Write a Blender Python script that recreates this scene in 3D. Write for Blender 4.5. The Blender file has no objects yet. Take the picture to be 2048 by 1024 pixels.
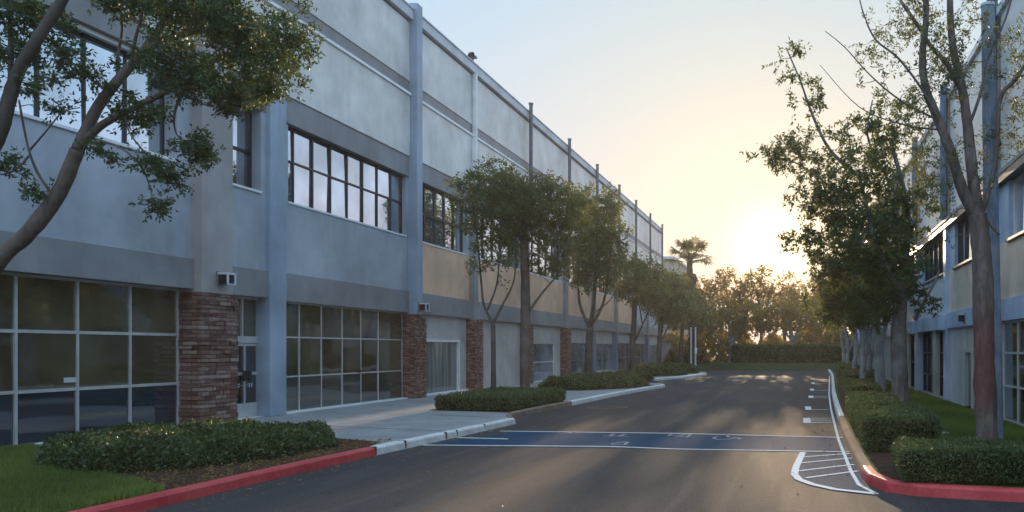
import bpy, bmesh, math, random
import numpy as np
from mathutils import Vector

# ------------------------------------------------------------------ camera, sky, sun, exposure
SC = bpy.context.scene
COL = SC.collection
F = 1600.0; CX = 1595.0; CY = 698.0; CH = 2.0      # focal length and vanishing point of the street in photo pixels, eye height
cam_d = bpy.data.cameras.new('camera'); cam = bpy.data.objects.new('camera', cam_d); COL.objects.link(cam)
cam.location = (0, 0, CH); cam.rotation_euler = (math.radians(90), 0, 0)
cam_d.sensor_width = 36; cam_d.lens = F / 2048 * 36
cam_d.shift_x = -(CX - 1024) / 2048; cam_d.shift_y = (CY - 512) / 2048
cam_d.clip_end = 2000
SC.camera = cam

SUN_AZ = math.radians(-1.9)      # from +Y, negative = towards -X
SUN_EL = math.radians(7.2)
w = bpy.data.worlds.new('World'); SC.world = w; w.use_nodes = True
nt = w.node_tree; nt.nodes.clear()
sky = nt.nodes.new('ShaderNodeTexSky'); sky.sky_type = 'NISHITA'; sky.sun_disc = False
sky.sun_elevation = SUN_EL; sky.sun_rotation = SUN_AZ
sky.air_density = 1.0; sky.dust_density = 0.5; sky.ozone_density = 3.0
bg = nt.nodes.new('ShaderNodeBackground'); bg.inputs['Strength'].default_value = 0.13
wo = nt.nodes.new('ShaderNodeOutputWorld')
# soft knee on the sky colour: it keeps the brightest part of the sky from running away (c / (1 + k c), per channel)
cl1 = nt.nodes.new('ShaderNodeVectorMath'); cl1.operation = 'MULTIPLY_ADD'; cl1.inputs[1].default_value = (0.66, 1.7, 1.75); cl1.inputs[2].default_value = (1, 1, 1)
cl2 = nt.nodes.new('ShaderNodeVectorMath'); cl2.operation = 'DIVIDE'
cl3 = nt.nodes.new('ShaderNodeVectorMath'); cl3.operation = 'MULTIPLY'; cl3.inputs[1].default_value = (1.80, 3.75, 4.9)
nt.links.new(sky.outputs[0], cl1.inputs[0]); nt.links.new(sky.outputs[0], cl2.inputs[0]); nt.links.new(cl1.outputs[0], cl2.inputs[1]); nt.links.new(cl2.outputs[0], cl3.inputs[0])
# the air round the low sun: a wide warm veil and a narrow bright aureole
tcw = nt.nodes.new('ShaderNodeTexCoord'); dt = nt.nodes.new('ShaderNodeVectorMath'); dt.operation = 'DOT_PRODUCT'
nt.links.new(tcw.outputs['Generated'], dt.inputs[0])
SUNV = (math.sin(SUN_AZ) * math.cos(SUN_EL), math.cos(SUN_AZ) * math.cos(SUN_EL), math.sin(SUN_EL))
dt.inputs[1].default_value = SUNV
def lobe(power, col, dt=dt):
    mx = nt.nodes.new('ShaderNodeMath'); mx.operation = 'MAXIMUM'; mx.inputs[1].default_value = 0.0; nt.links.new(dt.outputs['Value'], mx.inputs[0])
    pw = nt.nodes.new('ShaderNodeMath'); pw.operation = 'POWER'; pw.inputs[1].default_value = power; nt.links.new(mx.outputs[0], pw.inputs[0])
    v = nt.nodes.new('ShaderNodeVectorMath'); v.operation = 'SCALE'; v.inputs[0].default_value = col; nt.links.new(pw.outputs[0], v.inputs[3]); return v
veil = lobe(12, (0.0, 0.0, -0.37)); v1 = nt.nodes.new('ShaderNodeVectorMath'); v1.operation = 'ADD'; v1.inputs[1].default_value = (1, 1, 1)
nt.links.new(veil.outputs[0], v1.inputs[0]); v2 = nt.nodes.new('ShaderNodeVectorMath'); v2.operation = 'MULTIPLY'
nt.links.new(cl3.outputs[0], v2.inputs[0]); nt.links.new(v1.outputs[0], v2.inputs[1])
dz = nt.nodes.new('ShaderNodeVectorMath'); dz.operation = 'DOT_PRODUCT'; nt.links.new(tcw.outputs['Generated'], dz.inputs[0]); dz.inputs[1].default_value = (0, -0.35, 0.94)
a1 = lobe(75, (0.65, 0.45, 0.22)); a2 = lobe(1300, (4.0, 3.0, 1.5)); a3 = lobe(2.5, (2.3, 2.6, 3.0), dz); prev = v2     # a3: added fill light overhead and behind, out of view, lifts the shaded walls
for a_ in (a1, a2, a3):
    ad = nt.nodes.new('ShaderNodeVectorMath'); ad.operation = 'ADD'; nt.links.new(prev.outputs[0], ad.inputs[0]); nt.links.new(a_.outputs[0], ad.inputs[1]); prev = ad
nt.links.new(prev.outputs[0], bg.inputs[0]); nt.links.new(bg.outputs[0], wo.inputs[0])

sd = bpy.data.lights.new('sun', 'SUN'); so = bpy.data.objects.new('sun', sd); COL.objects.link(so)
sd.energy = 2.2; sd.angle = math.radians(0.6); sd.color = (1.0, 0.72, 0.45)
sdir = Vector((math.sin(SUN_AZ) * math.cos(SUN_EL), math.cos(SUN_AZ) * math.cos(SUN_EL), math.sin(SUN_EL)))
so.rotation_euler = sdir.to_track_quat('Z', 'Y').to_euler()
so.location = sdir * 100
vs = SC.view_settings
vs.view_transform = 'Standard'; vs.look = 'None'; vs.exposure = 1.68; vs.gamma = 1; vs.use_curve_mapping = False
cy = SC.cycles
cy.max_bounces = 8; cy.diffuse_bounces = 3; cy.glossy_bounces = 4; cy.transmission_bounces = 4; cy.transparent_max_bounces = 6
cy.volume_bounces = 1; cy.caustics_reflective = False; cy.caustics_refractive = False
cy.sample_clamp_indirect = 6; cy.use_denoising = True; cy.denoising_prefilter = 'ACCURATE'

def W(px, py, Y):
    return Vector(((px - CX) / F * Y, Y, CH - (py - CY) / F * Y))

# ------------------------------------------------------------------ materials
def mat(name):
    m = bpy.data.materials.new(name); m.use_nodes = True
    nt = m.node_tree; nt.nodes.clear()
    out = nt.nodes.new('ShaderNodeOutputMaterial'); b = nt.nodes.new('ShaderNodeBsdfPrincipled')
    nt.links.new(b.outputs[0], out.inputs[0])
    return m, nt, b, out
def N(nt, t, **kw):
    n = nt.nodes.new(t)
    for k, v in kw.items():
        if k in n.inputs: n.inputs[k].default_value = v
        else: setattr(n, k, v)
    return n
def coord(nt, scale=(1, 1, 1), kind='Object'):
    tc = N(nt, 'ShaderNodeTexCoord'); mp = N(nt, 'ShaderNodeMapping'); mp.inputs['Scale'].default_value = scale
    nt.links.new(tc.outputs[kind], mp.inputs[0]); return mp.outputs[0]
def noise(nt, vec, scale, detail=4, rough=0.55, dist=0):
    n = N(nt, 'ShaderNodeTexNoise', Scale=scale, Detail=detail, Roughness=rough, Distortion=dist)
    nt.links.new(vec, n.inputs['Vector']); return n.outputs[0]
def ramp(nt, fac, stops):
    r = N(nt, 'ShaderNodeValToRGB'); e = r.color_ramp.elements
    while len(e) < len(stops): e.new(0.5)
    for i, (p, c) in enumerate(stops):
        e[i].position = p; e[i].color = (c[0], c[1], c[2], 1) if len(c) == 3 else c
    nt.links.new(fac, r.inputs[0]); return r.outputs[0]
def mixc(nt, fac, a, b, mode='MIX'):
    m = N(nt, 'ShaderNodeMix', data_type='RGBA', blend_type=mode)
    for sock, v in ((m.inputs[0], fac), (m.inputs[6], a), (m.inputs[7], b)):
        if isinstance(v, (int, float)): sock.default_value = v
        elif isinstance(v, tuple): sock.default_value = (v[0], v[1], v[2], 1)
        else: nt.links.new(v, sock)
    return m.outputs[2]
def math_(nt, op, a, b=0.0, c=None):
    m = N(nt, 'ShaderNodeMath', operation=op)
    for i, v in enumerate((a, b) if c is None else (a, b, c)):
        if isinstance(v, (int, float)): m.inputs[i].default_value = v
        else: nt.links.new(v, m.inputs[i])
    return m.outputs[0]
def bump(nt, b, h, strength=0.3, dist=0.01):
    n = N(nt, 'ShaderNodeBump', Strength=strength, Distance=dist)
    nt.links.new(h, n.inputs['Height']); nt.links.new(n.outputs[0], b.inputs['Normal'])

M = {}
def stucco(key, col, rough=0.55, spec=0.4, streak=0.2, bumps=0.25):
    m, nt, b, o = mat(key)
    v = coord(nt)
    vs_ = coord(nt, (1, 1, 0.16))
    n1 = noise(nt, v, 0.55, 5, 0.6); n2 = noise(nt, vs_, 3.4, 6, 0.7); n3 = noise(nt, v, 34, 3)
    lo = tuple(c * (1 - streak * 1.6) for c in col); hi = tuple(min(1, c * (1 + streak)) for c in col)
    c1 = ramp(nt, n1, [(0.3, lo), (0.7, hi)])
    c2 = mixc(nt, math_(nt, 'MULTIPLY', ramp(nt, n2, [(0.48, (0, 0, 0)), (0.72, (1, 1, 1))]), 0.3), c1, tuple(c * 0.62 for c in col))
    nt.links.new(c2, b.inputs['Base Color'])
    nt.links.new(math_(nt, 'MULTIPLY_ADD', n1, 0.25, rough - 0.12), b.inputs['Roughness'])
    b.inputs['Specular IOR Level'].default_value = spec
    bump(nt, b, n3, bumps, 0.004)
    M[key] = m
stucco('blue_stucco', (0.43, 0.445, 0.495), 0.5)
stucco('slate_stucco', (0.34, 0.41, 0.50), 0.5)
stucco('glow_tan_stucco', (0.84, 0.50, 0.33), 0.36, 0.6)  # tan carries the peach glow on the middle bays
stucco('light_blue_stucco', (0.46, 0.55, 0.70), 0.5)
stucco('silver_stucco', (0.72, 0.73, 0.77), 0.4)
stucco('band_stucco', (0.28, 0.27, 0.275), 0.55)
stucco('pale_stucco', (0.72, 0.68, 0.64), 0.34, 0.6, 0.2)
stucco('warm_stucco', (0.40, 0.36, 0.345), 0.6)
stucco('cream_stucco', (0.56, 0.51, 0.47), 0.42, 0.55)
stucco('peach_stucco', (0.80, 0.64, 0.52), 0.42, 0.55)
stucco('lilac_wall', (0.6, 0.61, 0.65), 0.5, 0.5)
stucco('deep_blue_paint', (0.16, 0.22, 0.30), 0.5)
stucco('far_building', (0.42, 0.36, 0.3), 0.7, 0.2)

def metal(key, col, rough=0.35, met=0.6, n=0.1):
    m, nt, b, o = mat(key); v = coord(nt)
    n1 = noise(nt, v, 3, 5)
    nt.links.new(ramp(nt, n1, [(0.3, tuple(c * (1 - n) for c in col)), (0.7, tuple(min(1, c * (1 + n)) for c in col))]), b.inputs['Base Color'])
    b.inputs['Metallic'].default_value = met
    nt.links.new(math_(nt, 'MULTIPLY_ADD', n1, 0.2, rough - 0.1), b.inputs['Roughness'])
    M[key] = m
metal('aluminium', (0.62, 0.61, 0.60), 0.38, 0.35)
metal('white_trim', (0.84, 0.84, 0.84), 0.4, 0.0)
metal('black_frame', (0.018, 0.02, 0.025), 0.35, 0.3)
metal('blue_pipe', (0.11, 0.15, 0.20), 0.45, 0.1, 0.3)
metal('dark_pipe', (0.10, 0.12, 0.15), 0.45, 0.2, 0.3)
metal('grey_metal', (0.22, 0.23, 0.25), 0.4, 0.5)
metal('lamp_white', (0.6, 0.62, 0.66), 0.4, 0.0)

def glass(key, col, metalness, rough=0.03, wave=0.06):
    m, nt, b, o = mat(key); v = coord(nt)
    n1 = noise(nt, v, 0.55, 3)
    nt.links.new(ramp(nt, n1, [(0.35, tuple(c * (0.75 if metalness else 0.5) for c in col)), (0.65, tuple(min(1, c * (1.2 if metalness else 1.5)) for c in col))]), b.inputs['Base Color'])
    b.inputs['Metallic'].default_value = metalness; b.inputs['Roughness'].default_value = rough
    b.inputs['IOR'].default_value = 2.15
    bump(nt, b, noise(nt, v, 0.9, 1), wave, 0.05)
    M[key] = m
glass('low_glass', (0.075, 0.062, 0.034), 0.0, 0.04)
glass('teal_glass', (0.012, 0.028, 0.042), 0.0, 0.04)
glass('grey_low_glass', (0.045, 0.055, 0.05), 0.0, 0.04)
glass('dark_low_glass', (0.012, 0.017, 0.022), 0.0, 0.04)
glass('mirror_glass', (0.62, 0.66, 0.70), 0.9, 0.025, 0.04)
glass('grey_blind_glass', (0.17, 0.20, 0.235), 0.0, 0.08)
glass('blue_glass', (0.03, 0.06, 0.09), 0.0, 0.05)

def curtain():
    m, nt, b, o = mat('curtain_glass'); v = coord(nt, (1, 1, 0.05))
    wv = noise(nt, v, 7, 2)
    nt.links.new(ramp(nt, wv, [(0.35, (0.12, 0.13, 0.12)), (0.65, (0.26, 0.27, 0.25))]), b.inputs['Base Color'])
    b.inputs['Roughness'].default_value = 0.08; M['curtain_glass'] = m
curtain()

def stone(key, bw, rh, cols, mortar):
    m, nt, b, o = mat(key)
    tc = N(nt, 'ShaderNodeTexCoord'); sp = N(nt, 'ShaderNodeSeparateXYZ'); nt.links.new(tc.outputs['Object'], sp.inputs[0])
    cb = N(nt, 'ShaderNodeCombineXYZ')
    nt.links.new(math_(nt, 'ADD', sp.outputs[0], sp.outputs[1]), cb.inputs[0]); nt.links.new(sp.outputs[2], cb.inputs[1])
    nz = noise(nt, cb.outputs[0], 3.0, 2)
    wob = N(nt, 'ShaderNodeVectorMath', operation='ADD'); nt.links.new(cb.outputs[0], wob.inputs[0])
    sc_ = N(nt, 'ShaderNodeVectorMath', operation='SCALE'); sc_.inputs[3].default_value = 0.05
    cc = N(nt, 'ShaderNodeCombineXYZ'); nt.links.new(nz, cc.inputs[0]); nt.links.new(nz, cc.inputs[1])
    nt.links.new(cc.outputs[0], sc_.inputs[0]); nt.links.new(sc_.outputs[0], wob.inputs[1])
    br = N(nt, 'ShaderNodeTexBrick'); nt.links.new(wob.outputs[0], br.inputs['Vector'])
    br.inputs['Scale'].default_value = 1; br.inputs['Brick Width'].default_value = bw; br.inputs['Row Height'].default_value = rh
    br.inputs['Mortar Size'].default_value = 0.008; br.inputs['Mortar Smooth'].default_value = 0.3; br.offset = 0.37
    br.inputs['Color1'].default_value = (0, 0, 0, 1); br.inputs['Color2'].default_value = (1, 1, 1, 1); br.inputs['Mortar'].default_value = (0.5, 0.5, 0.5, 1)
    n2 = noise(nt, coord(nt, (1, 1, 2.2)), 6, 5)
    f = math_(nt, 'ADD', math_(nt, 'MULTIPLY', br.outputs[0], 0.55), math_(nt, 'MULTIPLY', n2, 0.5))
    col = ramp(nt, f, [(0.15 + 0.22 * i, c) for i, c in enumerate(cols)])
    c2 = mixc(nt, br.outputs['Fac'], col, mortar)
    nt.links.new(c2, b.inputs['Base Color']); b.inputs['Roughness'].default_value = 0.75
    h = math_(nt, 'ADD', math_(nt, 'MULTIPLY', math_(nt, 'SUBTRACT', 1.0, br.outputs['Fac']), 1.0), math_(nt, 'MULTIPLY', noise(nt, coord(nt, (1, 1, 1.5)), 14, 5), 0.8))
    bump(nt, b, h, 0.9, 0.02)
    M[key] = m
stone('rough_stone', 0.36, 0.10, [(0.07, 0.028, 0.022), (0.16, 0.068, 0.052), (0.23, 0.12, 0.095), (0.34, 0.24, 0.2)], (0.05, 0.03, 0.026))
stone('ledge_stone', 0.2, 0.062, [(0.09, 0.03, 0.022), (0.22, 0.08, 0.055), (0.31, 0.15, 0.10), (0.44, 0.29, 0.22)], (0.03, 0.015, 0.012))

def leafmat(key, dark, light, trans=(0.35, 0.32, 0.05), tw=0.35):
    m = bpy.data.materials.new(key); m.use_nodes = True; nt = m.node_tree; nt.nodes.clear()
    out = nt.nodes.new('ShaderNodeOutputMaterial')
    at = N(nt, 'ShaderNodeAttribute', attribute_name='tint')
    c = ramp(nt, at.outputs['Fac'], [(0.0, dark), (1.0, light)])
    d = N(nt, 'ShaderNodeBsdfPrincipled', Roughness=0.5); nt.links.new(c, d.inputs['Base Color'])
    d.inputs['Specular IOR Level'].default_value = 0.35
    t = N(nt, 'ShaderNodeBsdfTranslucent'); nt.links.new(mixc(nt, 0.6, c, trans), t.inputs[0])
    mx = N(nt, 'ShaderNodeMixShader'); mx.inputs[0].default_value = tw
    nt.links.new(d.outputs[0], mx.inputs[1]); nt.links.new(t.outputs[0], mx.inputs[2]); nt.links.new(mx.outputs[0], out.inputs[0])
    M[key] = m
leafmat('leaf', (0.03, 0.05, 0.022), (0.115, 0.155, 0.06), (0.34, 0.33, 0.07), 0.34)
leafmat('near_leaf', (0.02, 0.042, 0.02), (0.09, 0.13, 0.05), (0.25, 0.34, 0.07), 0.22)
leafmat('far_leaf', (0.035, 0.04, 0.014), (0.13, 0.115, 0.035), (0.65, 0.42, 0.08), 0.55)
leafmat('hedge_leaf', (0.022, 0.045, 0.016), (0.14, 0.19, 0.065), (0.2, 0.22, 0.05), 0.2)
leafmat('olive_hedge_leaf', (0.035, 0.06, 0.02), (0.16, 0.21, 0.065), (0.25, 0.28, 0.06), 0.2)
leafmat('palm_leaf', (0.03, 0.032, 0.012), (0.10, 0.085, 0.03))
leafmat('grass_blade', (0.055, 0.09, 0.018), (0.22, 0.27, 0.06), (0.3, 0.4, 0.05), 0.3)
leafmat('dry_plant', (0.16, 0.09, 0.03), (0.4, 0.22, 0.08), (0.5, 0.3, 0.1), 0.3)

def bark(key, a, bcol, cc):
    m, nt, b, o = mat(key)
    v = coord(nt, (1, 1, 0.3)); v2 = coord(nt)
    n1 = noise(nt, v, 9, 6, 0.65, 0.6); n2 = noise(nt, v2, 1.6, 3)
    c1 = ramp(nt, n1, [(0.3, a), (0.55, bcol), (0.75, cc)])
    c2 = mixc(nt, ramp(nt, n2, [(0.45, (0, 0, 0)), (0.62, (1, 1, 1))]), c1, mixc(nt, 0.6, c1, cc))
    nt.links.new(c2, b.inputs['Base Color']); b.inputs['Roughness'].default_value = 0.75
    bump(nt, b, n1, 0.6, 0.02); M[key] = m
bark('bark_brown', (0.05, 0.035, 0.028), (0.12, 0.085, 0.07), (0.22, 0.17, 0.145))
bark('bark_grey', (0.07, 0.065, 0.06), (0.16, 0.15, 0.14), (0.30, 0.28, 0.265))
bark('bark_dark', (0.03, 0.025, 0.02), (0.07, 0.055, 0.045), (0.12, 0.10, 0.085))
bark('bark_red', (0.09, 0.02, 0.018), (0.17, 0.04, 0.035), (0.22, 0.09, 0.08))
bark('bark_pale', (0.14, 0.14, 0.15), (0.26, 0.27, 0.28), (0.42, 0.42, 0.43))
bark('palm_bark', (0.05, 0.035, 0.02), (0.1, 0.07, 0.04), (0.15, 0.11, 0.07))
bark('pole_blue', (0.12, 0.17, 0.23), (0.2, 0.27, 0.35), (0.34, 0.41, 0.48))

def red_bark():
    m, nt, b, o = mat('bark_red_mix'); v = coord(nt, (1, 1, 0.3))
    n1 = noise(nt, v, 9, 6, 0.65, 0.6)
    c1 = ramp(nt, n1, [(0.3, (0.07, 0.05, 0.042)), (0.55, (0.16, 0.12, 0.105)), (0.75, (0.28, 0.23, 0.2))])
    c2 = ramp(nt, n1, [(0.3, (0.085, 0.034, 0.03)), (0.7, (0.22, 0.085, 0.078))])
    tc = N(nt, 'ShaderNodeTexCoord'); sp = N(nt, 'ShaderNodeSeparateXYZ'); nt.links.new(tc.outputs['Object'], sp.inputs[0])
    f = ramp(nt, math_(nt, 'ADD', math_(nt, 'MULTIPLY', sp.outputs[2], 0.25), math_(nt, 'MULTIPLY', n1, 0.25)), [(0.28, (0, 0, 0)), (0.36, (1, 1, 1)), (0.62, (1, 1, 1)), (0.85, (0, 0, 0))])
    nt.links.new(mixc(nt, f, c1, c2), b.inputs['Base Color']); b.inputs['Roughness'].default_value = 0.75
    bump(nt, b, n1, 0.6, 0.02); M['bark_red_mix'] = m
red_bark()
def asphalt():
    m, nt, b, o = mat('asphalt'); v = coord(nt)
    big = noise(nt, coord(nt, (1, 0.35, 1)), 0.45, 5, 0.6, 0.4); fine = noise(nt, v, 30, 4, 0.75); mid = noise(nt, v, 5, 5, 0.65)
    streak = noise(nt, coord(nt, (1.6, 0.12, 1)), 1.6, 4, 0.6, 0.5)
    c = ramp(nt, big, [(0.3, (0.016, 0.015, 0.018)), (0.7, (0.044, 0.036, 0.036))])
    c = mixc(nt, math_(nt, 'MULTIPLY', ramp(nt, streak, [(0.5, (0, 0, 0)), (0.7, (1, 1, 1))]), 0.35), c, (0.085, 0.07, 0.067))
    c = mixc(nt, math_(nt, 'MULTIPLY', ramp(nt, mid, [(0.36, (1, 1, 1)), (0.5, (0, 0, 0))]), 0.6), c, (0.024, 0.022, 0.024))
    c = mixc(nt, math_(nt, 'MULTIPLY', ramp(nt, fine, [(0.52, (0, 0, 0)), (0.68, (1, 1, 1))]), 0.55), c, (0.15, 0.132, 0.12))
    vo = N(nt, 'ShaderNodeTexVoronoi', feature='DISTANCE_TO_EDGE', Scale=0.33); 
    wv = N(nt, 'ShaderNodeVectorMath', operation='ADD'); nt.links.new(v, wv.inputs[0])
    nn = N(nt, 'ShaderNodeTexNoise', Scale=1.4, Detail=6); nt.links.new(v, nn.inputs['Vector'])
    nt.links.new(nn.outputs['Color'], wv.inputs[1]); nt.links.new(wv.outputs[0], vo.inputs['Vector'])
    crack = ramp(nt, vo.outputs[0], [(0.0, (1, 1, 1)), (0.010, (0, 0, 0))])
    msk = ramp(nt, noise(nt, v, 0.3, 2), [(0.5, (0, 0, 0)), (0.6, (1, 1, 1))])
    c = mixc(nt, math_(nt, 'MULTIPLY', mixc(nt, 1.0, crack, msk, 'MULTIPLY'), 0.6), c, (0.012, 0.011, 0.011))
    nt.links.new(c, b.inputs['Base Color'])
    nt.links.new(math_(nt, 'MULTIPLY_ADD', streak, -0.15, 0.95), b.inputs['Roughness'])
    b.inputs['Specular IOR Level'].default_value = 0.2; b.inputs['Sheen Weight'].default_value = 0.03
    bump(nt, b, math_(nt, 'ADD', fine, mid), 0.5, 0.006); M['asphalt'] = m
asphalt()
def simple(key, lo, hi, scale, rough=0.8, bs=0.4, bd=0.01, spec=0.3, sc=(1, 1, 1)):
    m, nt, b, o = mat(key); v = coord(nt, sc)
    n1 = noise(nt, v, scale, 6, 0.65, 0.3); n2 = noise(nt, v, scale * 9, 3)
    f = math_(nt, 'ADD', math_(nt, 'MULTIPLY', n1, 0.7), math_(nt, 'MULTIPLY', n2, 0.3))
    nt.links.new(ramp(nt, f, [(0.35, lo), (0.65, hi)]), b.inputs['Base Color'])
    b.inputs['Roughness'].default_value = rough; b.inputs['Specular IOR Level'].default_value = spec
    bump(nt, b, n2, bs, bd); M[key] = m
simple('concrete', (0.20, 0.2, 0.205), (0.33, 0.33, 0.335), 1.1, 0.6, 0.3, 0.004)
simple('kerb_concrete', (0.5, 0.48, 0.45), (0.76, 0.74, 0.71), 2.5, 0.7, 0.5, 0.006)
simple('warm_kerb', (0.22, 0.12, 0.08), (0.42, 0.27, 0.18), 3.0, 0.95, 0.5, 0.006, 0.1)
simple('brown_kerb', (0.12, 0.08, 0.06), (0.27, 0.19, 0.15), 3.0, 0.8, 0.5, 0.006)
simple('red_paint', (0.40, 0.028, 0.034), (0.60, 0.085, 0.085), 2.2, 0.5, 0.4, 0.004)
simple('lawn', (0.028, 0.055, 0.008), (0.07, 0.11, 0.02), 2.0, 0.9, 0.6, 0.02, 0.1)
simple('dark_lawn', (0.02, 0.032, 0.012), (0.045, 0.06, 0.025), 2.0, 0.95, 0.6, 0.02, 0.1)
simple('mulch', (0.035, 0.02, 0.014), (0.12, 0.07, 0.045), 9, 0.95, 1.0, 0.03, 0.1)
simple('dirt', (0.07, 0.055, 0.035), (0.14, 0.10, 0.06), 3, 0.95, 0.8, 0.02, 0.1)
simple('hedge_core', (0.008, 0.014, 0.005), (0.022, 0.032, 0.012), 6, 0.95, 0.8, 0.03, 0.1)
simple('roofing', (0.2, 0.2, 0.2), (0.3, 0.3, 0.3), 1)
def paint(key, col, under, wear=0.5, edge=0.1):
    m, nt, b, o = mat(key); v = coord(nt)
    n1 = noise(nt, v, 11, 7, 0.75); n2 = noise(nt, v, 1.3, 3)
    f = math_(nt, 'ADD', math_(nt, 'MULTIPLY', n1, 0.7), math_(nt, 'MULTIPLY', n2, 0.3))
    c = ramp(nt, f, [(wear - edge, under), (wear, col)])
    nt.links.new(c, b.inputs['Base Color']); b.inputs['Roughness'].default_value = 0.9; b.inputs['Specular IOR Level'].default_value = 0.05
    bump(nt, b, noise(nt, v, 55, 3), 0.5, 0.006); M[key] = m
paint('white_marking', (0.72, 0.71, 0.69), (0.13, 0.125, 0.12), 0.44, 0.09)
paint('faded_marking', (0.30, 0.31, 0.33), (0.09, 0.085, 0.085), 0.5, 0.12)
paint('blue_marking', (0.012, 0.052, 0.095), (0.02, 0.035, 0.05), 0.45, 0.14)
paint('rust_ring', (0.32, 0.19, 0.14), (0.08, 0.06, 0.055), 0.48, 0.1)
simple('joint', (0.03, 0.03, 0.03), (0.06, 0.055, 0.05), 4)

# ------------------------------------------------------------------ mesh helpers
class MB:
    def __init__(s): s.v = []; s.f = []; s.m = []
    def face(s, pts, mi=0):
        n = len(s.v); s.v += [tuple(p) for p in pts]; s.f.append(tuple(range(n, n + len(pts)))); s.m.append(mi)
    def box(s, x0, x1, y0, y1, z0, z1, mi=0):
        if x0 > x1: x0, x1 = x1, x0
        if y0 > y1: y0, y1 = y1, y0
        n = len(s.v)
        s.v += [(x0, y0, z0), (x1, y0, z0), (x1, y1, z0), (x0, y1, z0), (x0, y0, z1), (x1, y0, z1), (x1, y1, z1), (x0, y1, z1)]
        for f in ((0, 3, 2, 1), (4, 5, 6, 7), (0, 1, 5, 4), (1, 2, 6, 5), (2, 3, 7, 6), (3, 0, 4, 7)):
            s.f.append(tuple(n + i for i in f)); s.m.append(mi)
        return s
    def tube(s, pts, rad, sides=8, cap=True, wob=0.0, rng=None, mi=0):
        pts = [Vector(p) for p in pts]; n0 = len(s.v); k = len(pts)
        up = None
        for i, p in enumerate(pts):
            d = (pts[min(i + 1, k - 1)] - pts[max(i - 1, 0)])
            if d.length < 1e-7: d = Vector((0, 0, 1))
            d.normalize()
            if up is None: up = Vector((1, 0, 0)) if abs(d.x) < 0.8 else Vector((0, 1, 0))
            a = (up - d * up.dot(d)).normalized(); up = a; b = d.cross(a)
            for j in range(sides):
                t = 2 * math.pi * j / sides
                r = rad[i] * (1 + (rng.uniform(-wob, wob) if wob else 0))
                s.v.append(tuple(p + a * (math.cos(t) * r) + b * (math.sin(t) * r)))
        for i in range(k - 1):
            for j in range(sides):
                j2 = (j + 1) % sides
                s.f.append((n0 + i * sides + j, n0 + i * sides + j2, n0 + (i + 1) * sides + j2, n0 + (i + 1) * sides + j)); s.m.append(mi)
        if cap:
            s.f.append(tuple(n0 + j for j in range(sides))[::-1]); s.m.append(mi)
            s.f.append(tuple(n0 + (k - 1) * sides + j for j in range(sides))); s.m.append(mi)
        return s
    def prism(s, poly, z0, z1, mi=0):
        n = len(s.v); k = len(poly)
        s.v += [(x, y, z0) for x, y in poly] + [(x, y, z1) for x, y in poly]
        s.f.append(tuple(n + k + i for i in range(k))); s.m.append(mi)
        s.f.append(tuple(n + i for i in range(k))[::-1]); s.m.append(mi)
        for i in range(k):
            j = (i + 1) % k
            s.f.append((n + i, n + j, n + k + j, n + k + i)); s.m.append(mi)
        return s
def link(name, me, mats, parent=None, smooth=False, bevel=0.0, loc=None):
    o = bpy.data.objects.new(name, me); COL.objects.link(o)
    for m in (mats if isinstance(mats, (list, tuple)) else [mats]): me.materials.append(m if not isinstance(m, str) else M[m])
    if smooth: me.polygons.foreach_set('use_smooth', [True] * len(me.polygons))
    if parent is not None: o.parent = parent
    if bevel:
        b = o.modifiers.new('bevel', 'BEVEL'); b.width = bevel; b.segments = 2; b.limit_method = 'ANGLE'
    return o
def origin_of(parent):
    p = Vector((0, 0, 0))
    while parent is not None:
        p += parent.location; parent = parent.parent
    return p
def build(mb, name, mats, parent=None, smooth=False, bevel=0.0, base=None):
    org = origin_of(parent)
    if base is not None: org = org + Vector(base)
    me = bpy.data.meshes.new(name)
    me.from_pydata([(v[0] - org.x, v[1] - org.y, v[2] - org.z) for v in mb.v], [], mb.f)
    if any(mb.m): me.polygons.foreach_set('material_index', mb.m)
    o = link(name, me, mats, parent, smooth, bevel)
    if base is not None: o.location = base
    return o
def tag(o, label=None, cat=None, group=None, kind=None):
    if label: o['label'] = label
    if cat: o['category'] = cat
    if group: o['group'] = group
    if kind: o['kind'] = kind
    return o
def empty(name, loc, label, cat, group=None):
    o = bpy.data.objects.new(name, None); COL.objects.link(o); o.location = loc
    return tag(o, label, cat, group)
def structure(o): o['kind'] = 'structure'; return o

def leaf_arrays(P, D, L, Wd, rng, tint=None):
    """P positions (n,3), D axes (n,3), L lengths, Wd widths -> verts (4n,3)"""
    n = len(P)
    R = rng.normal(size=(n, 3)); S = np.cross(D, R); S /= np.linalg.norm(S, axis=1, keepdims=True) + 1e-9
    L = L[:, None]; Wd = Wd[:, None]
    v = np.empty((n, 4, 3), np.float32)
    v[:, 0] = P; v[:, 1] = P + D * L * 0.5 + S * Wd * 0.5; v[:, 2] = P + D * L; v[:, 3] = P + D * L * 0.5 - S * Wd * 0.5
    return v.reshape(-1, 3)
def quads_object(name, verts, tint, material, parent, per=4):
    org = origin_of(parent); n = len(verts) // per
    v = verts - np.array([org.x, org.y, org.z], np.float32)
    me = bpy.data.meshes.new(name)
    me.vertices.add(len(v)); me.vertices.foreach_set('co', v.astype(np.float32).ravel())
    me.loops.add(len(v)); me.loops.foreach_set('vertex_index', np.arange(len(v), dtype=np.int32))
    me.polygons.add(n); me.polygons.foreach_set('loop_start', np.arange(n, dtype=np.int32) * per)
    me.polygons.foreach_set('loop_total', np.full(n, per, np.int32))
    me.update(calc_edges=True)
    a = me.attributes.new('tint', 'FLOAT', 'POINT'); a.data.foreach_set('value', np.repeat(tint, per).astype(np.float32))
    return link(name, me, material, parent)
def unit(a): return a / (np.linalg.norm(a, axis=1, keepdims=True) + 1e-9)

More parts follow.
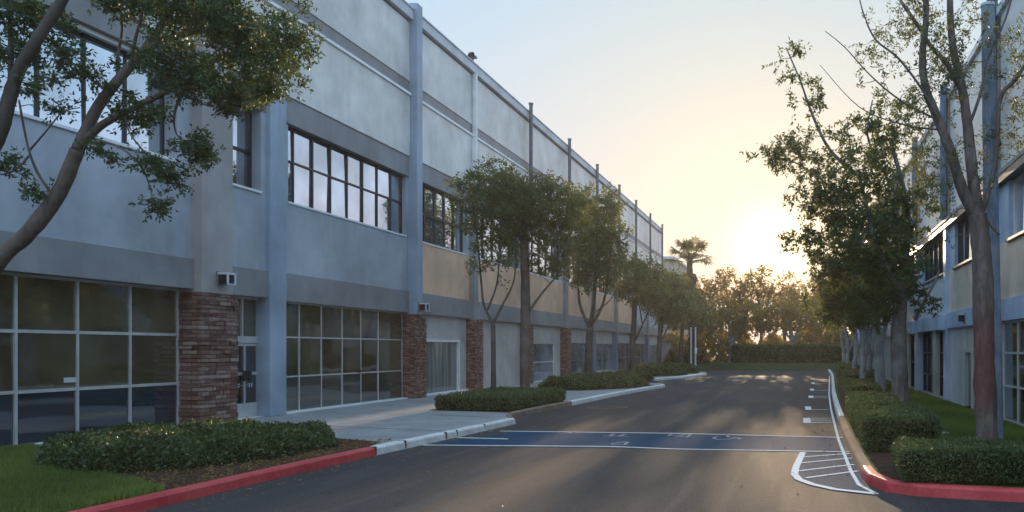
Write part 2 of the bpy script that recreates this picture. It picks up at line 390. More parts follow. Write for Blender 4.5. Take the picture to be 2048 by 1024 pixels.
def build_each(mb, name, mats, parent, bevel=0.0):
    """each box collected in mb becomes a part of its own"""
    for k in range(0, len(mb.v), 8):
        m1 = MB(); m1.v = mb.v[k:k + 8]; m1.f = [tuple(i - k for i in f) for f in mb.f[k // 8 * 6:k // 8 * 6 + 6]]; m1.m = [0] * 6
        build(m1, name, mats, parent, bevel=bevel)

# ------------------------------------------------------------------ ground
KL = [(-8.3, -6), (-8.15, 5), (-8.05, 9.8), (-8.0, 13), (-7.9, 15), (-7.7, 18), (-7.5, 21.3)]      # left kerb, road side
KL2 = [(-7.5, 21.3), (-8.15, 23.0), (-8.15, 25.5), (-7.95, 28.2)]
KL3 = [(-7.95, 28.2), (-7.7, 33), (-7.3, 38), (-6.95, 41.0), (-7.05, 42.2), (-8.2, 43.4), (-9.3, 44.5), (-9.5, 48.5), (-8.6, 51.5), (-7.5, 55.5), (-6.95, 60.0), (-7.1, 62), (-8.2, 66), (-10.6, 72), (-14, 80), (-20, 86)]
KR = [(1.62, 10.85), (1.22, 11.15), (1.03, 11.8), (1.0, 13), (1.02, 17.6), (1.12, 22)]
KR2 = [(1.12, 22), (1.25, 27), (1.5, 35), (1.95, 46), (2.5, 60), (2.75, 72.5)]
KR0 = [(9, 9.55), (5, 9.95), (2.8, 10.45), (1.62, 10.85)]

def sheet(name, poly, z, m):
    mb = MB(); mb.face([(x, y, z) for x, y in poly]); return structure(build(mb, name, m))
mb = MB(); mb.face([(-240, -60, 0), (240, -60, 0), (240, 260, 0), (-240, 260, 0)]); structure(build(mb, 'ground', 'dirt'))
sheet('road', [(-30, -20), (14, -20), (14, 73), (3, 74), (-6, 74), (-20, 86), (-30, 86)], 0.004, 'asphalt')
left_line = KL + KL2[1:] + KL3[1:]
off = 0.16
pl = [(x - off * 0.9, y) for x, y in left_line]
mb = MB(); mb.prism([(-16, -6)] + pl + [(-20, 90), (-20, -6)][0:0] + [(-20.2, 86.1), (-20.2, -6)], 0.006, 0.15)
structure(build(mb, 'pavement', 'concrete'))
mb = MB(); mb.prism([(x + off * 0.9, y) for x, y in reversed(KR2)] + [(x + off * 0.9, y + 0.05) for x, y in reversed(KR[1:-1])] + [(1.7, 11.0), (2.85, 10.62), (5, 10.12), (9, 9.72), (12, 9.7), (12, 72.5)][0:] , 0.006, 0.15)
structure(build(mb, 'right_lawn_ground', 'lawn'))
# grass berm at the far end
mb = MB()
for i in range(40):
    xa = -22 + i * 0.9; xb = xa + 0.9
    z = lambda y: 0.02 + min(1, max(0, (y - 74.2) / 3.0)) * 0.62
    for y0, y1 in ((74.2, 75), (75, 76), (76, 77.2), (77.2, 120)):
        mb.face([(xa, y0, z(y0)), (xb, y0, z(y0)), (xb, y1, z(y1)), (xa, y1, z(y1))])
structure(build(mb, 'far_lawn', 'dark_lawn'))
def kerb(name, pts, m, h=0.165, wd=0.16, side=-1, joints=None):
    mb = MB(); prof = [(0, 0.0), (0.012, h * 0.75), (0.035, h * 0.95), (0.06, h), (wd, h), (wd, 0)]
    P = [Vector((x, y)) for x, y in pts]
    # resample
    Q = []
    for i in range(len(P) - 1):
        n = max(1, int((P[i + 1] - P[i]).length / 0.35))
        for k in range(n):
            t = k / n
            p0 = P[max(i - 1, 0)]; p1 = P[i]; p2 = P[i + 1]; p3 = P[min(i + 2, len(P) - 1)]
            Q.append(0.5 * ((2 * p1) + (p2 - p0) * t + (2 * p0 - 5 * p1 + 4 * p2 - p3) * t * t + (3 * p1 - p0 - 3 * p2 + p3) * t ** 3))
    Q.append(P[-1])
    n0 = 0; k = len(prof)
    for i, q in enumerate(Q):
        d = (Q[min(i + 1, len(Q) - 1)] - Q[max(i - 1, 0)]).normalized(); nn = Vector((-d.y, d.x)) * (-side)
        for a, z in prof: mb.v.append((q.x + nn.x * a, q.y + nn.y * a, z + 0.002))
    for i in range(len(Q) - 1):
        for j in range(k - 1):
            f = (i * k + j, (i + 1) * k + j, (i + 1) * k + j + 1, i * k + j + 1)
            mb.f.append(f if side < 0 else f[::-1]); mb.m.append(0)
    mb.f.append(tuple(range(k))); mb.m.append(0); e = (len(Q) - 1) * k; mb.f.append(tuple(e + j for j in range(k))[::-1]); mb.m.append(0)
    return structure(build(mb, name, m)), Q
kerb('red_kerb', KL[:5], 'red_paint')
kerb('concrete_kerb', KL[4:], 'kerb_concrete')
kerb('brown_kerb', KL2, 'brown_kerb')
kerb('far_kerb', KL3, 'kerb_concrete')
kerb('right_red_kerb', list(reversed(KR0 + [(1.22, 11.15), (1.03, 11.8), (1.0, 12.6)])), 'red_paint', side=-1)
kerb('right_orange_kerb', KR[1:], 'warm_kerb', side=1) if False else None
def offset_kerb_right():
    kerb('right_orange_kerb', list(reversed([(1.0, 12.6)] + KR[3:])), 'warm_kerb', side=-1)
    kerb('right_far_kerb', list(reversed(KR2)), 'kerb_concrete', side=-1)
offset_kerb_right()
# kerb joints on the pale kerb and pavement joints
mb = MB()
for y, x in ((15.0, -7.9), (16.0, -7.83), (17.6, -7.72), (18.1, -7.7), (19.5, -7.62)):
    mb.box(x - 0.17, x + 0.006, y - 0.012, y + 0.012, 0.02, 0.171)
for x, y in ((-7.52, 21.3),): mb.box(x - 0.16, x + 0.01, y - 0.02, y + 0.02, 0.0, 0.172)
structure(build(mb, 'kerb_joint', 'joint'))
mb = MB()
def gline(a, b, z, wd, mbx):
    a = Vector(a); b = Vector(b); d = (b - a).normalized(); n = Vector((-d.y, d.x)) * wd / 2
    mbx.face([(a.x + n.x, a.y + n.y, z), (a.x - n.x, a.y - n.y, z), (b.x - n.x, b.y - n.y, z), (b.x + n.x, b.y + n.y, z)])
gline((-13.9, 20.9), (-12.0, 19.4), 0.155, 0.035, mb); gline((-12.0, 19.4), (-7.85, 18.0), 0.155, 0.035, mb)
for y in (23.2, 30.9, 36.3, 42): gline((-14.2, y), (-8.3, y - 0.6), 0.155, 0.02, mb)
gline((-11.2, 18.9), (-11.2, 50), 0.1552, 0.015, mb)
gline((-10.0, 22.4), (-8.3, 21.6), 0.1554, 0.05, mb)
structure(build(mb, 'pavement_joint', 'joint'))
# lawns and mulch
sheet('front_lawn', [(-14.75, -2), (-8.33, -2), (-8.24, 9.8), (-8.22, 10.4), (-9.2, 11.0), (-10.4, 11.8), (-12.5, 13.3), (-14.75, 15.5)], 0.156, 'lawn')
sheet('mulch_bed', [(-8.22, 10.4), (-8.17, 13), (-8.07, 15), (-8.3, 15.9), (-10.9, 17.3), (-14.2, 18.95), (-14.75, 19.0), (-14.75, 15.5), (-12.5, 13.3), (-10.4, 11.8), (-9.2, 11.0)], 0.157, 'mulch')
sheet('planter_bed', [(-8.3, 23.2), (-8.3, 25.5), (-8.12, 28.0), (-8.8, 29.4), (-11.2, 29.6), (-11.2, 24.2)], 0.157, 'mulch')
sheet('second_planter_bed', [(-7.6, 37.6), (-7.25, 40.8), (-8.3, 42.6), (-9.8, 44.6), (-12.2, 46), (-12.2, 36), (-9.6, 35.4)], 0.157, 'mulch')
sheet('right_mulch_strip', [(1.2, 11.35), (1.25, 18), (1.35, 24), (1.8, 36), (2.5, 50), (3.2, 72), (4.2, 72), (3.6, 50), (3.1, 36), (2.7, 24), (2.6, 18), (2.5, 12.6), (5.0, 12.0), (8, 11.6), (8, 10.1), (5, 10.35), (2.9, 10.8)], 0.156, 'mulch')

# ------------------------------------------------------------------ road markings
def G(px, py, z=0.0):
    Y = (CH - z) * F / (py - CY); return ((px - CX) / F * Y, Y)
mb = MB(); mb.face([(*G(1035, 864), 0.008), (*G(1690, 876), 0.008), (*G(1690, 905), 0.008), (*G(850, 891), 0.008)][::-1])
hz_ = [G(1604, 906), G(1698, 906.5), G(1716, 940), G(1733, 974), G(1748, 987), G(1700, 983), G(1665, 977), G(1630, 969), G(1605, 960), G(1592, 948), G(1595, 930)]; hc = G(1660, 940)
for a_, b_ in zip(hz_, hz_[1:] + hz_[:1]): mb.face([(*hc, 0.0082), (*a_, 0.0082), (*b_, 0.0082)][::-1])
structure(build(mb, 'blue_marking', 'blue_marking'))
def pline(mbx, pts, z, wd):
    for a, b in zip(pts, pts[1:]): gline(a, b, z, wd, mbx); z += 0.00012
mb = MB()
pline(mb, [G(1000, 863), G(1350, 867.5), G(1690, 876)], 0.0122, 0.10)
pline(mb, [G(845, 891), G(1220, 894), G(1350, 899), G(1698, 905)], 0.0124, 0.10)
pline(mb, [G(915, 876), G(1016, 879)], 0.0124, 0.10)
cur = [G(1606, 905.5), G(1592, 935), G(1589, 950), G(1598, 960), G(1625, 970), G(1670, 980), G(1752, 989)]
pline(mb, cur, 0.013, 0.12)
for a, b in (((1607, 915), (1700, 908)), ((1603, 927), (1704, 917)), ((1598, 943), (1708, 930)), ((1612, 957), (1716, 943))):
    pline(mb, [G(*a), G(*b)], 0.0126, 0.08)
pline(mb, [G(1755, 990), (0.9, 11.7), (0.87, 13), (0.9, 17.6), (1.0, 22), (1.12, 27), (1.38, 35), (1.83, 46), (2.4, 60)], 0.0136, 0.06)
structure(build(mb, 'white_line', 'white_marking'))
mb = MB()
def stall(x0, y, x1, dbl=True, wd=0.12):
    pline(mb, [(x0, y), (x1, y + 0.15)], 0.0122, wd)
    pline(mb, [(x0 + 0.06, y - 0.05), (x0 + 0.06, y + 1.5)], 0.0124, 0.2)
    if dbl:
        for k in (0.5, 0.9, 1.35): pline(mb, [(x0 + 0.15, y + k), (x1, y + k + 0.12)], 0.0128, 0.07)
stall(0.2, 21.6, 1.0); stall(0.3, 26.2, 1.05, False); stall(0.5, 32.6, 1.25); stall(0.65, 38.5, 1.45, False); stall(0.85, 46, 1.7, False)
structure(build(mb, 'parking_marking', 'white_marking'))
mb = MB()   # painted symbols on the blue crossing
def sym(lines, wd=0.09, z=0.0122):
    for pts in lines: pline(mb, [G(*p) for p in pts], z, wd)
sym([[(1120, 868), (1160, 867)], [(1132, 868), (1146, 865)]])
sym([[(1208, 873), (1257, 873.5)], [(1220, 873), (1228, 868.5)], [(1238, 873), (1250, 869.5)]])
sym([[(1222, 889), (1252, 884)], [(1222, 889.5), (1248, 891)], [(1248, 891), (1256, 885)]], 0.07)
sym([[(1336, 872), (1346, 868.5), (1381, 870), (1375, 875), (1336, 872)], [(1352, 874), (1372, 870)]], 0.07)
structure(build(mb, 'painted_symbol', 'faded_marking'))
mb = MB()   # wheelchair emblem lying on the road
c = G(1457, 875.5); 
pts = [(c[0] - 0.08 + 0.24 * math.cos(t), c[1] - 0.1 + 0.34 * math.sin(t)) for t in [math.pi * (0.75 + 1.25 * k / 10) for k in range(11)]]
pline(mb, pts, 0.0122, 0.07)
pline(mb, [(c[0] - 0.06, c[1] + 0.45), (c[0], c[1] - 0.02), (c[0] + 0.2, c[1] - 0.05), (c[0] + 0.3, c[1] - 0.4)], 0.0132, 0.075)
mb.face([(c[0] - 0.06 + 0.08 * math.cos(t), c[1] + 0.58 + 0.08 * math.sin(t), 0.0138) for t in [k * math.pi / 5 for k in range(10)]])
structure(build(mb, 'wheelchair_emblem', 'faded_marking'))
# manhole rings
cxm, cym = G(1215, 815)
mb = MB()
for r0, r1 in ((0.62, 0.68), (0.48, 0.52), (0.36, 0.39)):
    for k in range(28):
        a = 2 * math.pi * k / 28; b = 2 * math.pi * (k + 1) / 28
        mb.face([(cxm + r0 * math.cos(a), cym + r0 * math.sin(a), 0.009), (cxm + r1 * math.cos(a), cym + r1 * math.sin(a), 0.009), (cxm + r1 * math.cos(b), cym + r1 * math.sin(b), 0.009), (cxm + r0 * math.cos(b), cym + r0 * math.sin(b), 0.009)])
tag(build(mb, 'manhole_cover', 'rust_ring', base=(cxm, cym, 0)), 'round rust coloured manhole rings in the asphalt by the left kerb', 'manhole')

# ------------------------------------------------------------------ left building
LB = empty('office_building', (-20, 50, 0), 'long blue grey office building with stone piers along the left side of the drive', 'building')
XB = -14.95           # plane behind everything
Y0, Y1 = 4.0, 85.0
mb = MB(); mb.box(-34, XB, Y0, Y1, 0.1, 14.15); build(mb, 'core_wall', 'deep_blue_paint', LB)
mb = MB(); mb.box(-34, -14.5, Y0 - 0.02, Y1 + 0.02, 14.15, 14.25); build(mb, 'roof', 'roofing', LB)
PIER = [19.15, 29.8, 35.4, 42.3, 49.5, 56.4, 63.4, 70.0, 76.8, 83.6]
sections = [ # y0, y1, sill, head
    (Y0, 19.15, 6.40, 8.62, 'A'), (20.2, 21.85, 6.25, 8.45, 'B'), (22.55, 29.8, 6.2, 8.42, 'C')]
for a, b in zip(PIER[1:], PIER[2:]): sections.append((a + 0.45, b, 6.15, 8.45, 'D'))
wallT = MB(); wallB = MB(); band = MB(); lint = MB(); pale = MB(); ledge = MB(); shade_joint = MB(); cream = MB()
def window(y0, y1, z0, z1, x, mull, rails, fm, gm, parent, depth=0.07, fw=0.06, name='window', rail_w=None, side=1, label=None, low_m=None):
    """a window in a plane x = const; side=+1 faces +X"""
    fr = MB(); s = side
    xa, xb = x - 0.04 * s, x + depth * s
    fr.box(xa, xb, y0, y0 + fw, z0, z1); fr.box(xa, xb, y1 - fw, y1, z0, z1)
    fr.box(xa, xb, y0 + fw, y1 - fw, z0, z0 + fw); fr.box(xa, xb, y0 + fw, y1 - fw, z1 - fw, z1)
    for m_ in mull: fr.box(xa, xb - 0.004 * s, m_ - fw / 2, m_ + fw / 2, z0 + fw, z1 - fw)
    for r_ in rails:
        rw = rail_w or fw
        ys = [y0 + fw] + sorted(mull) + [y1 - fw]
        for a, b in zip(ys, ys[1:]):
            a2 = a + (fw / 2 if a in mull else 0); b2 = b - (fw / 2 if b in mull else 0)
            fr.box(xa, xb - 0.006 * s, a2, b2, r_ - rw / 2, r_ + rw / 2)
    f = build(fr, name, fm, parent)
    if label: f['label'] = label
    rr = random.Random(int(y0 * 100)); pn = MB()
    ys = [y0 + fw] + sorted(mull) + [y1 - fw]; zs = [z0 + fw] + sorted(rails) + [z1 - fw]
    for a, b in zip(ys, ys[1:]):
        for c, d in zip(zs, zs[1:]):
            t1 = rr.uniform(-0.010, 0.010); t2 = rr.uniform(-0.010, 0.010)   # panes sit a hair out of true
            q = [(x + (t1 + t2) * s, a, c), (x + (t1 - t2) * s, b, c), (x + (-t1 - t2) * s, b, d), (x + (-t1 + t2) * s, a, d)]
            pn.face(q if s > 0 else q[::-1], 1 if (low_m and c == z0 + fw) else 0)
    build(pn, 'pane', [gm, low_m] if low_m else gm, f)
    return f
for y0, y1, sill, head, k in sections:
    zb = 4.15
    (wallT if (k == 'D' and y0 < 64) else wallB).box(XB, -14.52, y0, y1, zb, sill)  # warm glow on the middle bays is put into the wall colour
    if k == 'A': band.box(XB, -14.44, y0, y1, 3.44, zb)
    elif k == 'B': band.box(XB, -14.46, y0, y1, 3.40, 4.12); wallB.box(XB, -14.52, y0, y1, 4.12, zb)
    else: band.box(XB, -14.46, y0, y1, 3.36, zb)
    wallB_top = 9.17
    lint.box(XB, -14.46 if k != 'B' else -14.5, y0, y1, head, wallB_top)
    # window and jambs
    if k == 'A':
        jam = 0.42; wallB.box(XB, -14.52, y1 - jam, y1, sill, head)
        mu = [18.68 - 1.02 * i for i in range(1, 14)]
        mu = [m_ for m_ in mu if m_ > y0 + 0.1]
        window(y0, y1 - jam, sill, head, -14.86, mu, [], 'black_frame', 'mirror_glass', LB, 0.04, 0.055)
        ledge.box(-14.9, -14.47, y0, y1 - jam, sill - 0.05, sill + 0.02)
        ledge.box(-14.72, -14.6, y0, y1 - jam, head - 0.1, head - 0.005)
    elif k == 'B':
        window(y0, y1 - 0.2, sill, head, -14.84, [20.55], [7.3], 'black_frame', 'mirror_glass', LB, 0.07, 0.06)
        wallB.box(XB, -14.52, y1 - 0.2, y1, sill, head); ledge.box(-14.9, -14.48, y0, y1 - 0.2, sill - 0.05, sill + 0.015)
    elif k == 'C':
        mu = [y0 + 0.75 + 0.93 * i for i in range(7)]
        window(y0 + 0.25, y1 - 0.12, sill, head, -14.72, mu, [7.42], 'black_frame', 'mirror_glass', LB, 0.05, 0.055)
        for a, b in ((y0, y0 + 0.25), (y1 - 0.12, y1)): wallB.box(XB, -14.52, a, b, sill, head)
        ledge.box(-14.75, -14.49, y0 + 0.25, y1 - 0.12, sill - 0.05, sill + 0.012)
    else:
        n = 5; a0 = y0 + 0.35; b0 = y1 - 0.35; mu = [a0 + (b0 - a0) * i / n for i in range(1, n)]
        window(a0, b0, sill, head, -14.72, mu, [7.3], 'black_frame', 'mirror_glass', LB, 0.05, 0.09)
        for a, b in ((y0, a0), (b0, y1)): wallB.box(XB, -14.52, a, b, sill, head)
        ledge.box(-14.75, -14.49, a0, b0, sill - 0.05, sill + 0.012)
build(lint, 'lintel_band', 'band_stucco', LB); build_each(wallB, 'wall', 'blue_stucco', LB); build(wallT, 'glow_tan_wall', 'glow_tan_stucco', LB); build(band, 'lower_band', 'band_stucco', LB)
cuts = [Y0] + [PIER[0]] + [29.8] + PIER[2:] + [Y1]
for a, b in zip(cuts, cuts[1:]):
    pale.box(XB, -14.42, a + 0.02, b - 0.02, 9.17, 11.42); pale.box(XB, -14.44, a + 0.02, b - 0.02, 11.97, 14.15)
    shade_joint.box(XB, -14.47, a + 0.02, b - 0.02, 11.52, 11.97)  # soft shade above the ledge, painted as a darker grey strip
    shade_joint.box(XB, -14.5, a - 0.02, a + 0.02, 9.17, 11.42)
    shade_joint.box(XB, -14.5, a - 0.02, a + 0.02, 11.97, 14.15)
    ledge.box(XB, -14.36, a + 0.02, b - 0.02, 11.42, 11.52)
build(pale, 'upper_wall', 'pale_stucco', LB); build(shade_joint, 'shade_and_joint_band', 'band_stucco', LB); build(ledge, 'ledge', 'white_trim', LB, bevel=0.008)
mb = MB(); mb.box(-15.3, -14.30, Y0 - 0.1, Y1 + 0.1, 14.25, 14.62); mb.box(-15.3, -14.26, Y0 - 0.1, Y1 + 0.1, 14.62, 14.68); build(mb, 'coping', 'lilac_wall', LB, bevel=0.01)
# pilasters and piers
mb = MB(); mb.box(XB, -14.25, 19.15, 20.2, 3.36, 14.15); build(mb, 'pilaster', 'warm_stucco', LB, bevel=0.015)
mb = MB(); mb.box(XB, -14.40, 21.85, 22.55, 0.15, 9.17); build(mb, 'pilaster', 'slate_stucco', LB, bevel=0.015)
for i, y in enumerate(PIER[1:]):
    top = 15.05 if i == 0 else 15.0 + (0.0 if i > 1 else -0.5)
    mb = MB()
    if i == 0: mb.box(XB, -14.16, y, y + 0.42, 3.3, 14.9)
    else: mb.box(XB, -14.3, y, y + 0.45, 3.3, 9.17)
    build(mb, 'pilaster', 'slate_stucco' if i == 0 else 'band_stucco', LB, bevel=0.012)
    if i:
        mb = MB()
        if i == 1: mb.box(-14.42, -14.26, y + 0.1, y + 0.26, 9.17, 14.25)
        else:
            mb.tube([(-14.16, y + 0.2, 9.0), (-14.16, y + 0.2, 15.0)], [0.10, 0.10], 10)
            mb.tube([(-14.16, y + 0.2, 15.0), (-14.16, y + 0.2, 15.06)], [0.13, 0.13], 10)
            mb.box(-14.45, -14.16, y + 0.12, y + 0.28, 9.02, 9.14)
        build(mb, 'downpipe', 'white_trim' if i == 1 else 'dark_pipe', LB)
piers = [(19.15, 20.4, 3.36, 'rough_stone'), (29.8, 30.75, 3.3, 'ledge_stone'), (35.4, 36.3, 3.3, 'ledge_stone'), (42.3, 43.2, 3.3, 'ledge_stone'), (49.5, 50.4, 3.3, 'ledge_stone')]
def rough_pier(y0, y1, z1, m, rowh, amp, seed):
    rr = random.Random(seed); mb = MB(); z = 0.14
    while z < z1 - 0.01:
        h = min(rowh * rr.uniform(0.75, 1.3), z1 - z)
        if z1 - z - h < rowh * 0.4: h = z1 - z
        # stones of one course on the street face and the near face
        y = y0
        while y < y1 - 0.01:
            l = min(rr.uniform(1.5, 3.6) * rowh * 1.3, y1 - y)
            if y1 - y - l < rowh: l = y1 - y
            xf = -14.24 - rr.uniform(0, amp); 
            mb.box(XB, xf, y + (0.004 if y > y0 else -rr.uniform(0, amp)), y + l - 0.004, z + 0.003, z + h - 0.003); y += l
        z += h
    mb.box(XB, -14.24 - amp - 0.02, y0 + 0.02, y1 - 0.02, 0.1, z1 - 0.01)
    return mb
for i, (a, b, z1, m) in enumerate(piers):
    build(rough_pier(a, b, z1, m, 0.115 if i == 0 else 0.065, 0.045 if i == 0 else 0.03, i), 'stone_pier', m, LB, bevel=0.006 if i < 2 else 0)
for y in PIER[5:]:
    mb = MB(); mb.box(XB, -14.34, y, y + 0.6, 0.14, 3.36); build(mb, 'pilaster', 'deep_blue_paint', LB)
# ground floor: storefront A
mA = [19.05 - 1.3 * i for i in range(1, 12)]
window(Y0, 19.15, 0.12, 3.44, -14.82, mA, [1.18, 2.34], 'aluminium', 'low_glass', LB, 0.03, 0.055, rail_w=0.065, low_m='teal_glass')
mb = MB(); mb.box(XB, -14.64, Y0, 19.15, 0.1, 0.12 + 0.05) ; build(mb, 'sill', 'white_trim', LB)
mb = MB(); mb.box(-14.815, -14.812, 16.15, 16.5, 1.32, 1.42); build(mb, 'window_sticker', 'lamp_white', LB)
# door section B
door = MB(); dx = -14.8
door.box(dx - 0.04, dx + 0.05, 20.4, 22.0, 2.16, 2.34); door.box(dx - 0.04, dx + 0.06, 21.93, 22.0, 0.15, 3.40)
door.box(dx - 0.04, dx + 0.06, 20.4, 21.93, 3.33, 3.40); door.box(dx - 0.04, dx + 0.045, 21.25, 21.3, 2.34, 3.33)
build(door, 'door_frame', 'aluminium', LB)
tp = MB(); tp.box(dx - 0.03, dx, 20.4, 21.93, 2.34, 3.33); build(tp, 'transom_pane', 'low_glass', LB)
dr = MB()
for a, b in ((20.42, 20.47), (21.36, 21.41), (21.87, 21.93)): dr.box(dx - 0.02, dx + 0.03, a, b, 0.18, 2.15)
dr.box(dx - 0.02, dx + 0.032, 20.47, 21.93, 0.17, 0.55); dr.box(dx - 0.02, dx + 0.026, 20.47, 21.87, 1.3, 1.38); dr.box(dx - 0.02, dx + 0.026, 20.47, 21.87, 2.08, 2.15)
d_ = build(dr, 'door', 'aluminium', LB, bevel=0.004)
pn = MB(); pn.box(dx - 0.01, dx + 0.004, 20.47, 21.87, 0.55, 2.08); build(pn, 'door_pane', 'dark_low_glass', d_)
hd = MB(); hd.box(dx + 0.03, dx + 0.1, 21.28, 21.34, 1.15, 1.42); hd.box(dx + 0.03, dx + 0.1, 21.46, 21.52, 1.15, 1.42); hd.box(dx + 0.1, dx + 0.13, 21.2, 21.52, 1.2, 1.4); build(hd, 'handle', 'black_frame', d_, bevel=0.01)
tx = MB(); rr = random.Random(4)
segs = {'B': 'abcdefg', '1': 'bc', '3': 'abcdg', '9': 'abcdfg', '0': 'abcdef', '5': 'acdfg', '8': 'abcdefg', '-': 'g'}
def digit(mbx, ch, y, z, h, x):
    wd = h * 0.55; t = h * 0.18
    pos = {'a': (y, y + wd, z + h - t, z + h), 'd': (y, y + wd, z, z + t), 'g': (y, y + wd, z + h / 2 - t / 2, z + h / 2 + t / 2),
           'f': (y, y + t, z + h / 2 + t / 2, z + h - t), 'b': (y + wd - t, y + wd, z + h / 2 + t / 2, z + h - t),
           'e': (y, y + t, z + t, z + h / 2 - t / 2), 'c': (y + wd - t, y + wd, z + t, z + h / 2 - t / 2)}
    for s_ in segs[ch]: a, b, c, d = pos[s_]; mbx.box(x, x + 0.003, a, b, c, d)
for i, ch in enumerate('800-8139'): digit(tx, ch, 20.95 + i * 0.1, 0.98, 0.1, dx + 0.006)
build(tx, 'door_lettering', 'lamp_white', d_)
mb = MB(); mb.box(XB, -14.6, 20.4, 21.85, 0.1, 0.165); build(mb, 'threshold', 'white_trim', LB)
# storefront C
window(22.6, 29.8, 0.12, 3.36, -14.72, [23.62, 24.72, 25.85, 26.95, 28.07], [1.2, 2.34], 'aluminium', 'low_glass', LB, 0.02, 0.045, low_m='grey_low_glass')
mb = MB(); mb.box(XB, -14.52, 22.58, 29.8, 0.1, 0.2); build(mb, 'sill', 'white_trim', LB)
# further bays
far = [(30.75, 35.4, 'curtain'), (36.3, 42.3, 'blank'), (43.2, 49.5, 'small'), (50.4, 56.4, 'pair'), (57.0, 63.4, 'pair'), (64.0, 70.0, 'grid'), (70.6, 76.8, 'grid'), (77.4, 83.6, 'pair')]
inf = MB()
for a, b, k in far:
    if k == 'curtain':
        inf.box(XB, -14.66, a, b, 2.38, 3.36); inf.box(XB, -14.66, b - 0.75, b, 0.15, 2.38)
        window(a, b - 0.75, 0.14, 2.38, -14.72, [], [], 'white_trim', 'curtain_glass', LB, 0.1, 0.09, label='curtained window in a white frame')
        mb = MB(); mb.box(XB, -14.56, a, b, 0.1, 0.22); build(mb, 'sill', 'white_trim', LB)
    elif k == 'blank':
        inf.box(XB, -14.66, a, b, 0.12, 3.36)
    elif k == 'small':
        inf.box(XB, -14.68, a, b, 2.35, 3.36); inf.box(XB, -14.68, b - 1.2, b, 0.15, 2.35)
        window(a, b - 1.2, 0.14, 2.35, -14.74, [a + 1.0], [1.25], 'white_trim', 'grey_blind_glass', LB, 0.03, 0.05)
    elif k == 'pair':
        inf.box(XB, -14.68, a, b, 2.4, 3.36); inf.box(XB, -14.68, a, a + 0.5, 0.14, 2.4)
        window(a + 0.5, b, 0.14, 2.4, -14.76, [(a + b + 0.5) / 2], [1.25], 'grey_metal', 'grey_blind_glass', LB, 0.03, 0.06)
    else:
        inf.box(XB, -14.68, a, b, 2.5, 3.36)
        window(a, b, 0.14, 2.5, -14.76, [a + (b - a) * t for t in (0.25, 0.5, 0.75)], [1.3], 'grey_metal', 'blue_glass', LB, 0.03, 0.07)
build_each(inf, 'infill_panel', 'cream_stucco', LB)
# wall lights
def wall_light(x, y, z, s, label, side=1, dark=True):
    e = empty('wall_light', (x, y, z), label, 'wall light')
    a = MB(); a.box(x, x + 0.05 * side, y - s * 0.5, y + s * 0.5, z - s * 0.55, z + s * 0.6); build(a, 'back_plate', 'grey_metal', e, bevel=0.01)
    a = MB(); a.box(x + 0.05 * side, x + (0.05 + s * 0.75) * side, y - s * 0.5, y + s * 0.45, z - s * 0.45, z + s * 0.3); build(a, 'housing', 'black_frame', e, bevel=0.02)
    a = MB(); x1 = x + (0.05 + s * 0.75) * side
    a.box(x + 0.05 * side, x1 + 0.03 * side, y - s * 0.55, y + s * 0.5, z + s * 0.3, z + s * 0.48)
    a.box(x1, x1 + 0.03 * side, y - s * 0.55, y - s * 0.38, z - s * 0.45, z + s * 0.3); a.box(x1, x1 + 0.03 * side, y + s * 0.33, y + s * 0.5, z - s * 0.45, z + s * 0.3)
    a.box(x1, x1 + 0.03 * side, y - s * 0.55, y + s * 0.5, z - s * 0.55, z - s * 0.45); build(a, 'hood', 'lamp_white', e, bevel=0.008)
wall_light(-14.25, 19.75, 3.74, 0.29, 'square white and black wall light on the pilaster above the first rough stone pier')
wall_light(-14.16, 30.0, 3.58, 0.3, 'small black and white wall light above the red ledge stone pier beside the curtained window')
wall_light(5.26, 25.1, 2.98, 0.26, 'small dark wall light on the blue band of the right building above the narrow window', -1)
# roof vent on the coping
e = empty('roof_vent', (-14.9, 36.6, 14.68), 'small dark vent with a bent cowl standing on the roof edge', 'roof vent')
a = MB(); a.tube([(-14.9, 36.6, 14.66), (-14.9, 36.6, 15.35)], [0.09, 0.09], 10); build(a, 'pipe', 'blue_pipe', e)
a = MB(); a.tube([(-14.9, 36.15, 14.66), (-14.9, 36.15, 15.1), (-14.75, 36.05, 15.3), (-14.6, 35.95, 15.25)], [0.07, 0.07, 0.08, 0.1], 10); a.box(-15.0, -14.7, 36.5, 36.7, 15.3, 15.4); build(a, 'cowl', 'black_frame', e)

# ------------------------------------------------------------------ right building
RB = empty('warehouse_building', (9, 40, 0), 'lower pale and blue office building with white ledge behind the trees on the right', 'building')
XR = 5.3; XI = 5.75
mb = MB(); mb.box(XI, 16, 8, 76, 0.1, 10.8); build(mb, 'core_wall', 'deep_blue_paint', RB)
RP = [21.05, 28.0, 35.0, 42.0, 49.0, 56.0, 63.0, 70.0]
wl = MB(); bd = MB(); up = MB(); lg = MB(); crm = MB(); blu = MB()
edges = [8.0] + RP + [76.0]
for i, (a, b) in enumerate(zip(edges, edges[1:])):
    a2 = a + (0.45 if i else 0)
    bd.box(XR - 0.07, XI, a2, b, 2.72, 3.26)
    (crm if i < 2 else wl).box(XR, XI, a2, b, 3.26, 4.75)
    wa, wb = a2 + 0.25, b - 0.9
    window(wa, wb, 4.75, 6.25, XR + 0.22, [wa + (wb - wa) * t for t in (0.2, 0.4, 0.6, 0.8)], [], 'black_frame' if i else 'white_trim', 'mirror_glass', RB, 0.08, 0.08, side=-1)
    for p, q in ((a2, wa), (wb, b)): blu.box(XR + 0.02, XI, p, q, 4.75, 6.25)
    lg.box(XR - 0.08, XI, wa, wb, 4.68, 4.76)
    up.box(XR + 0.05, XI, a2, b, 6.55, 10.8)
lg.box(XR - 0.16, XI, 8, 76, 6.45, 6.56)
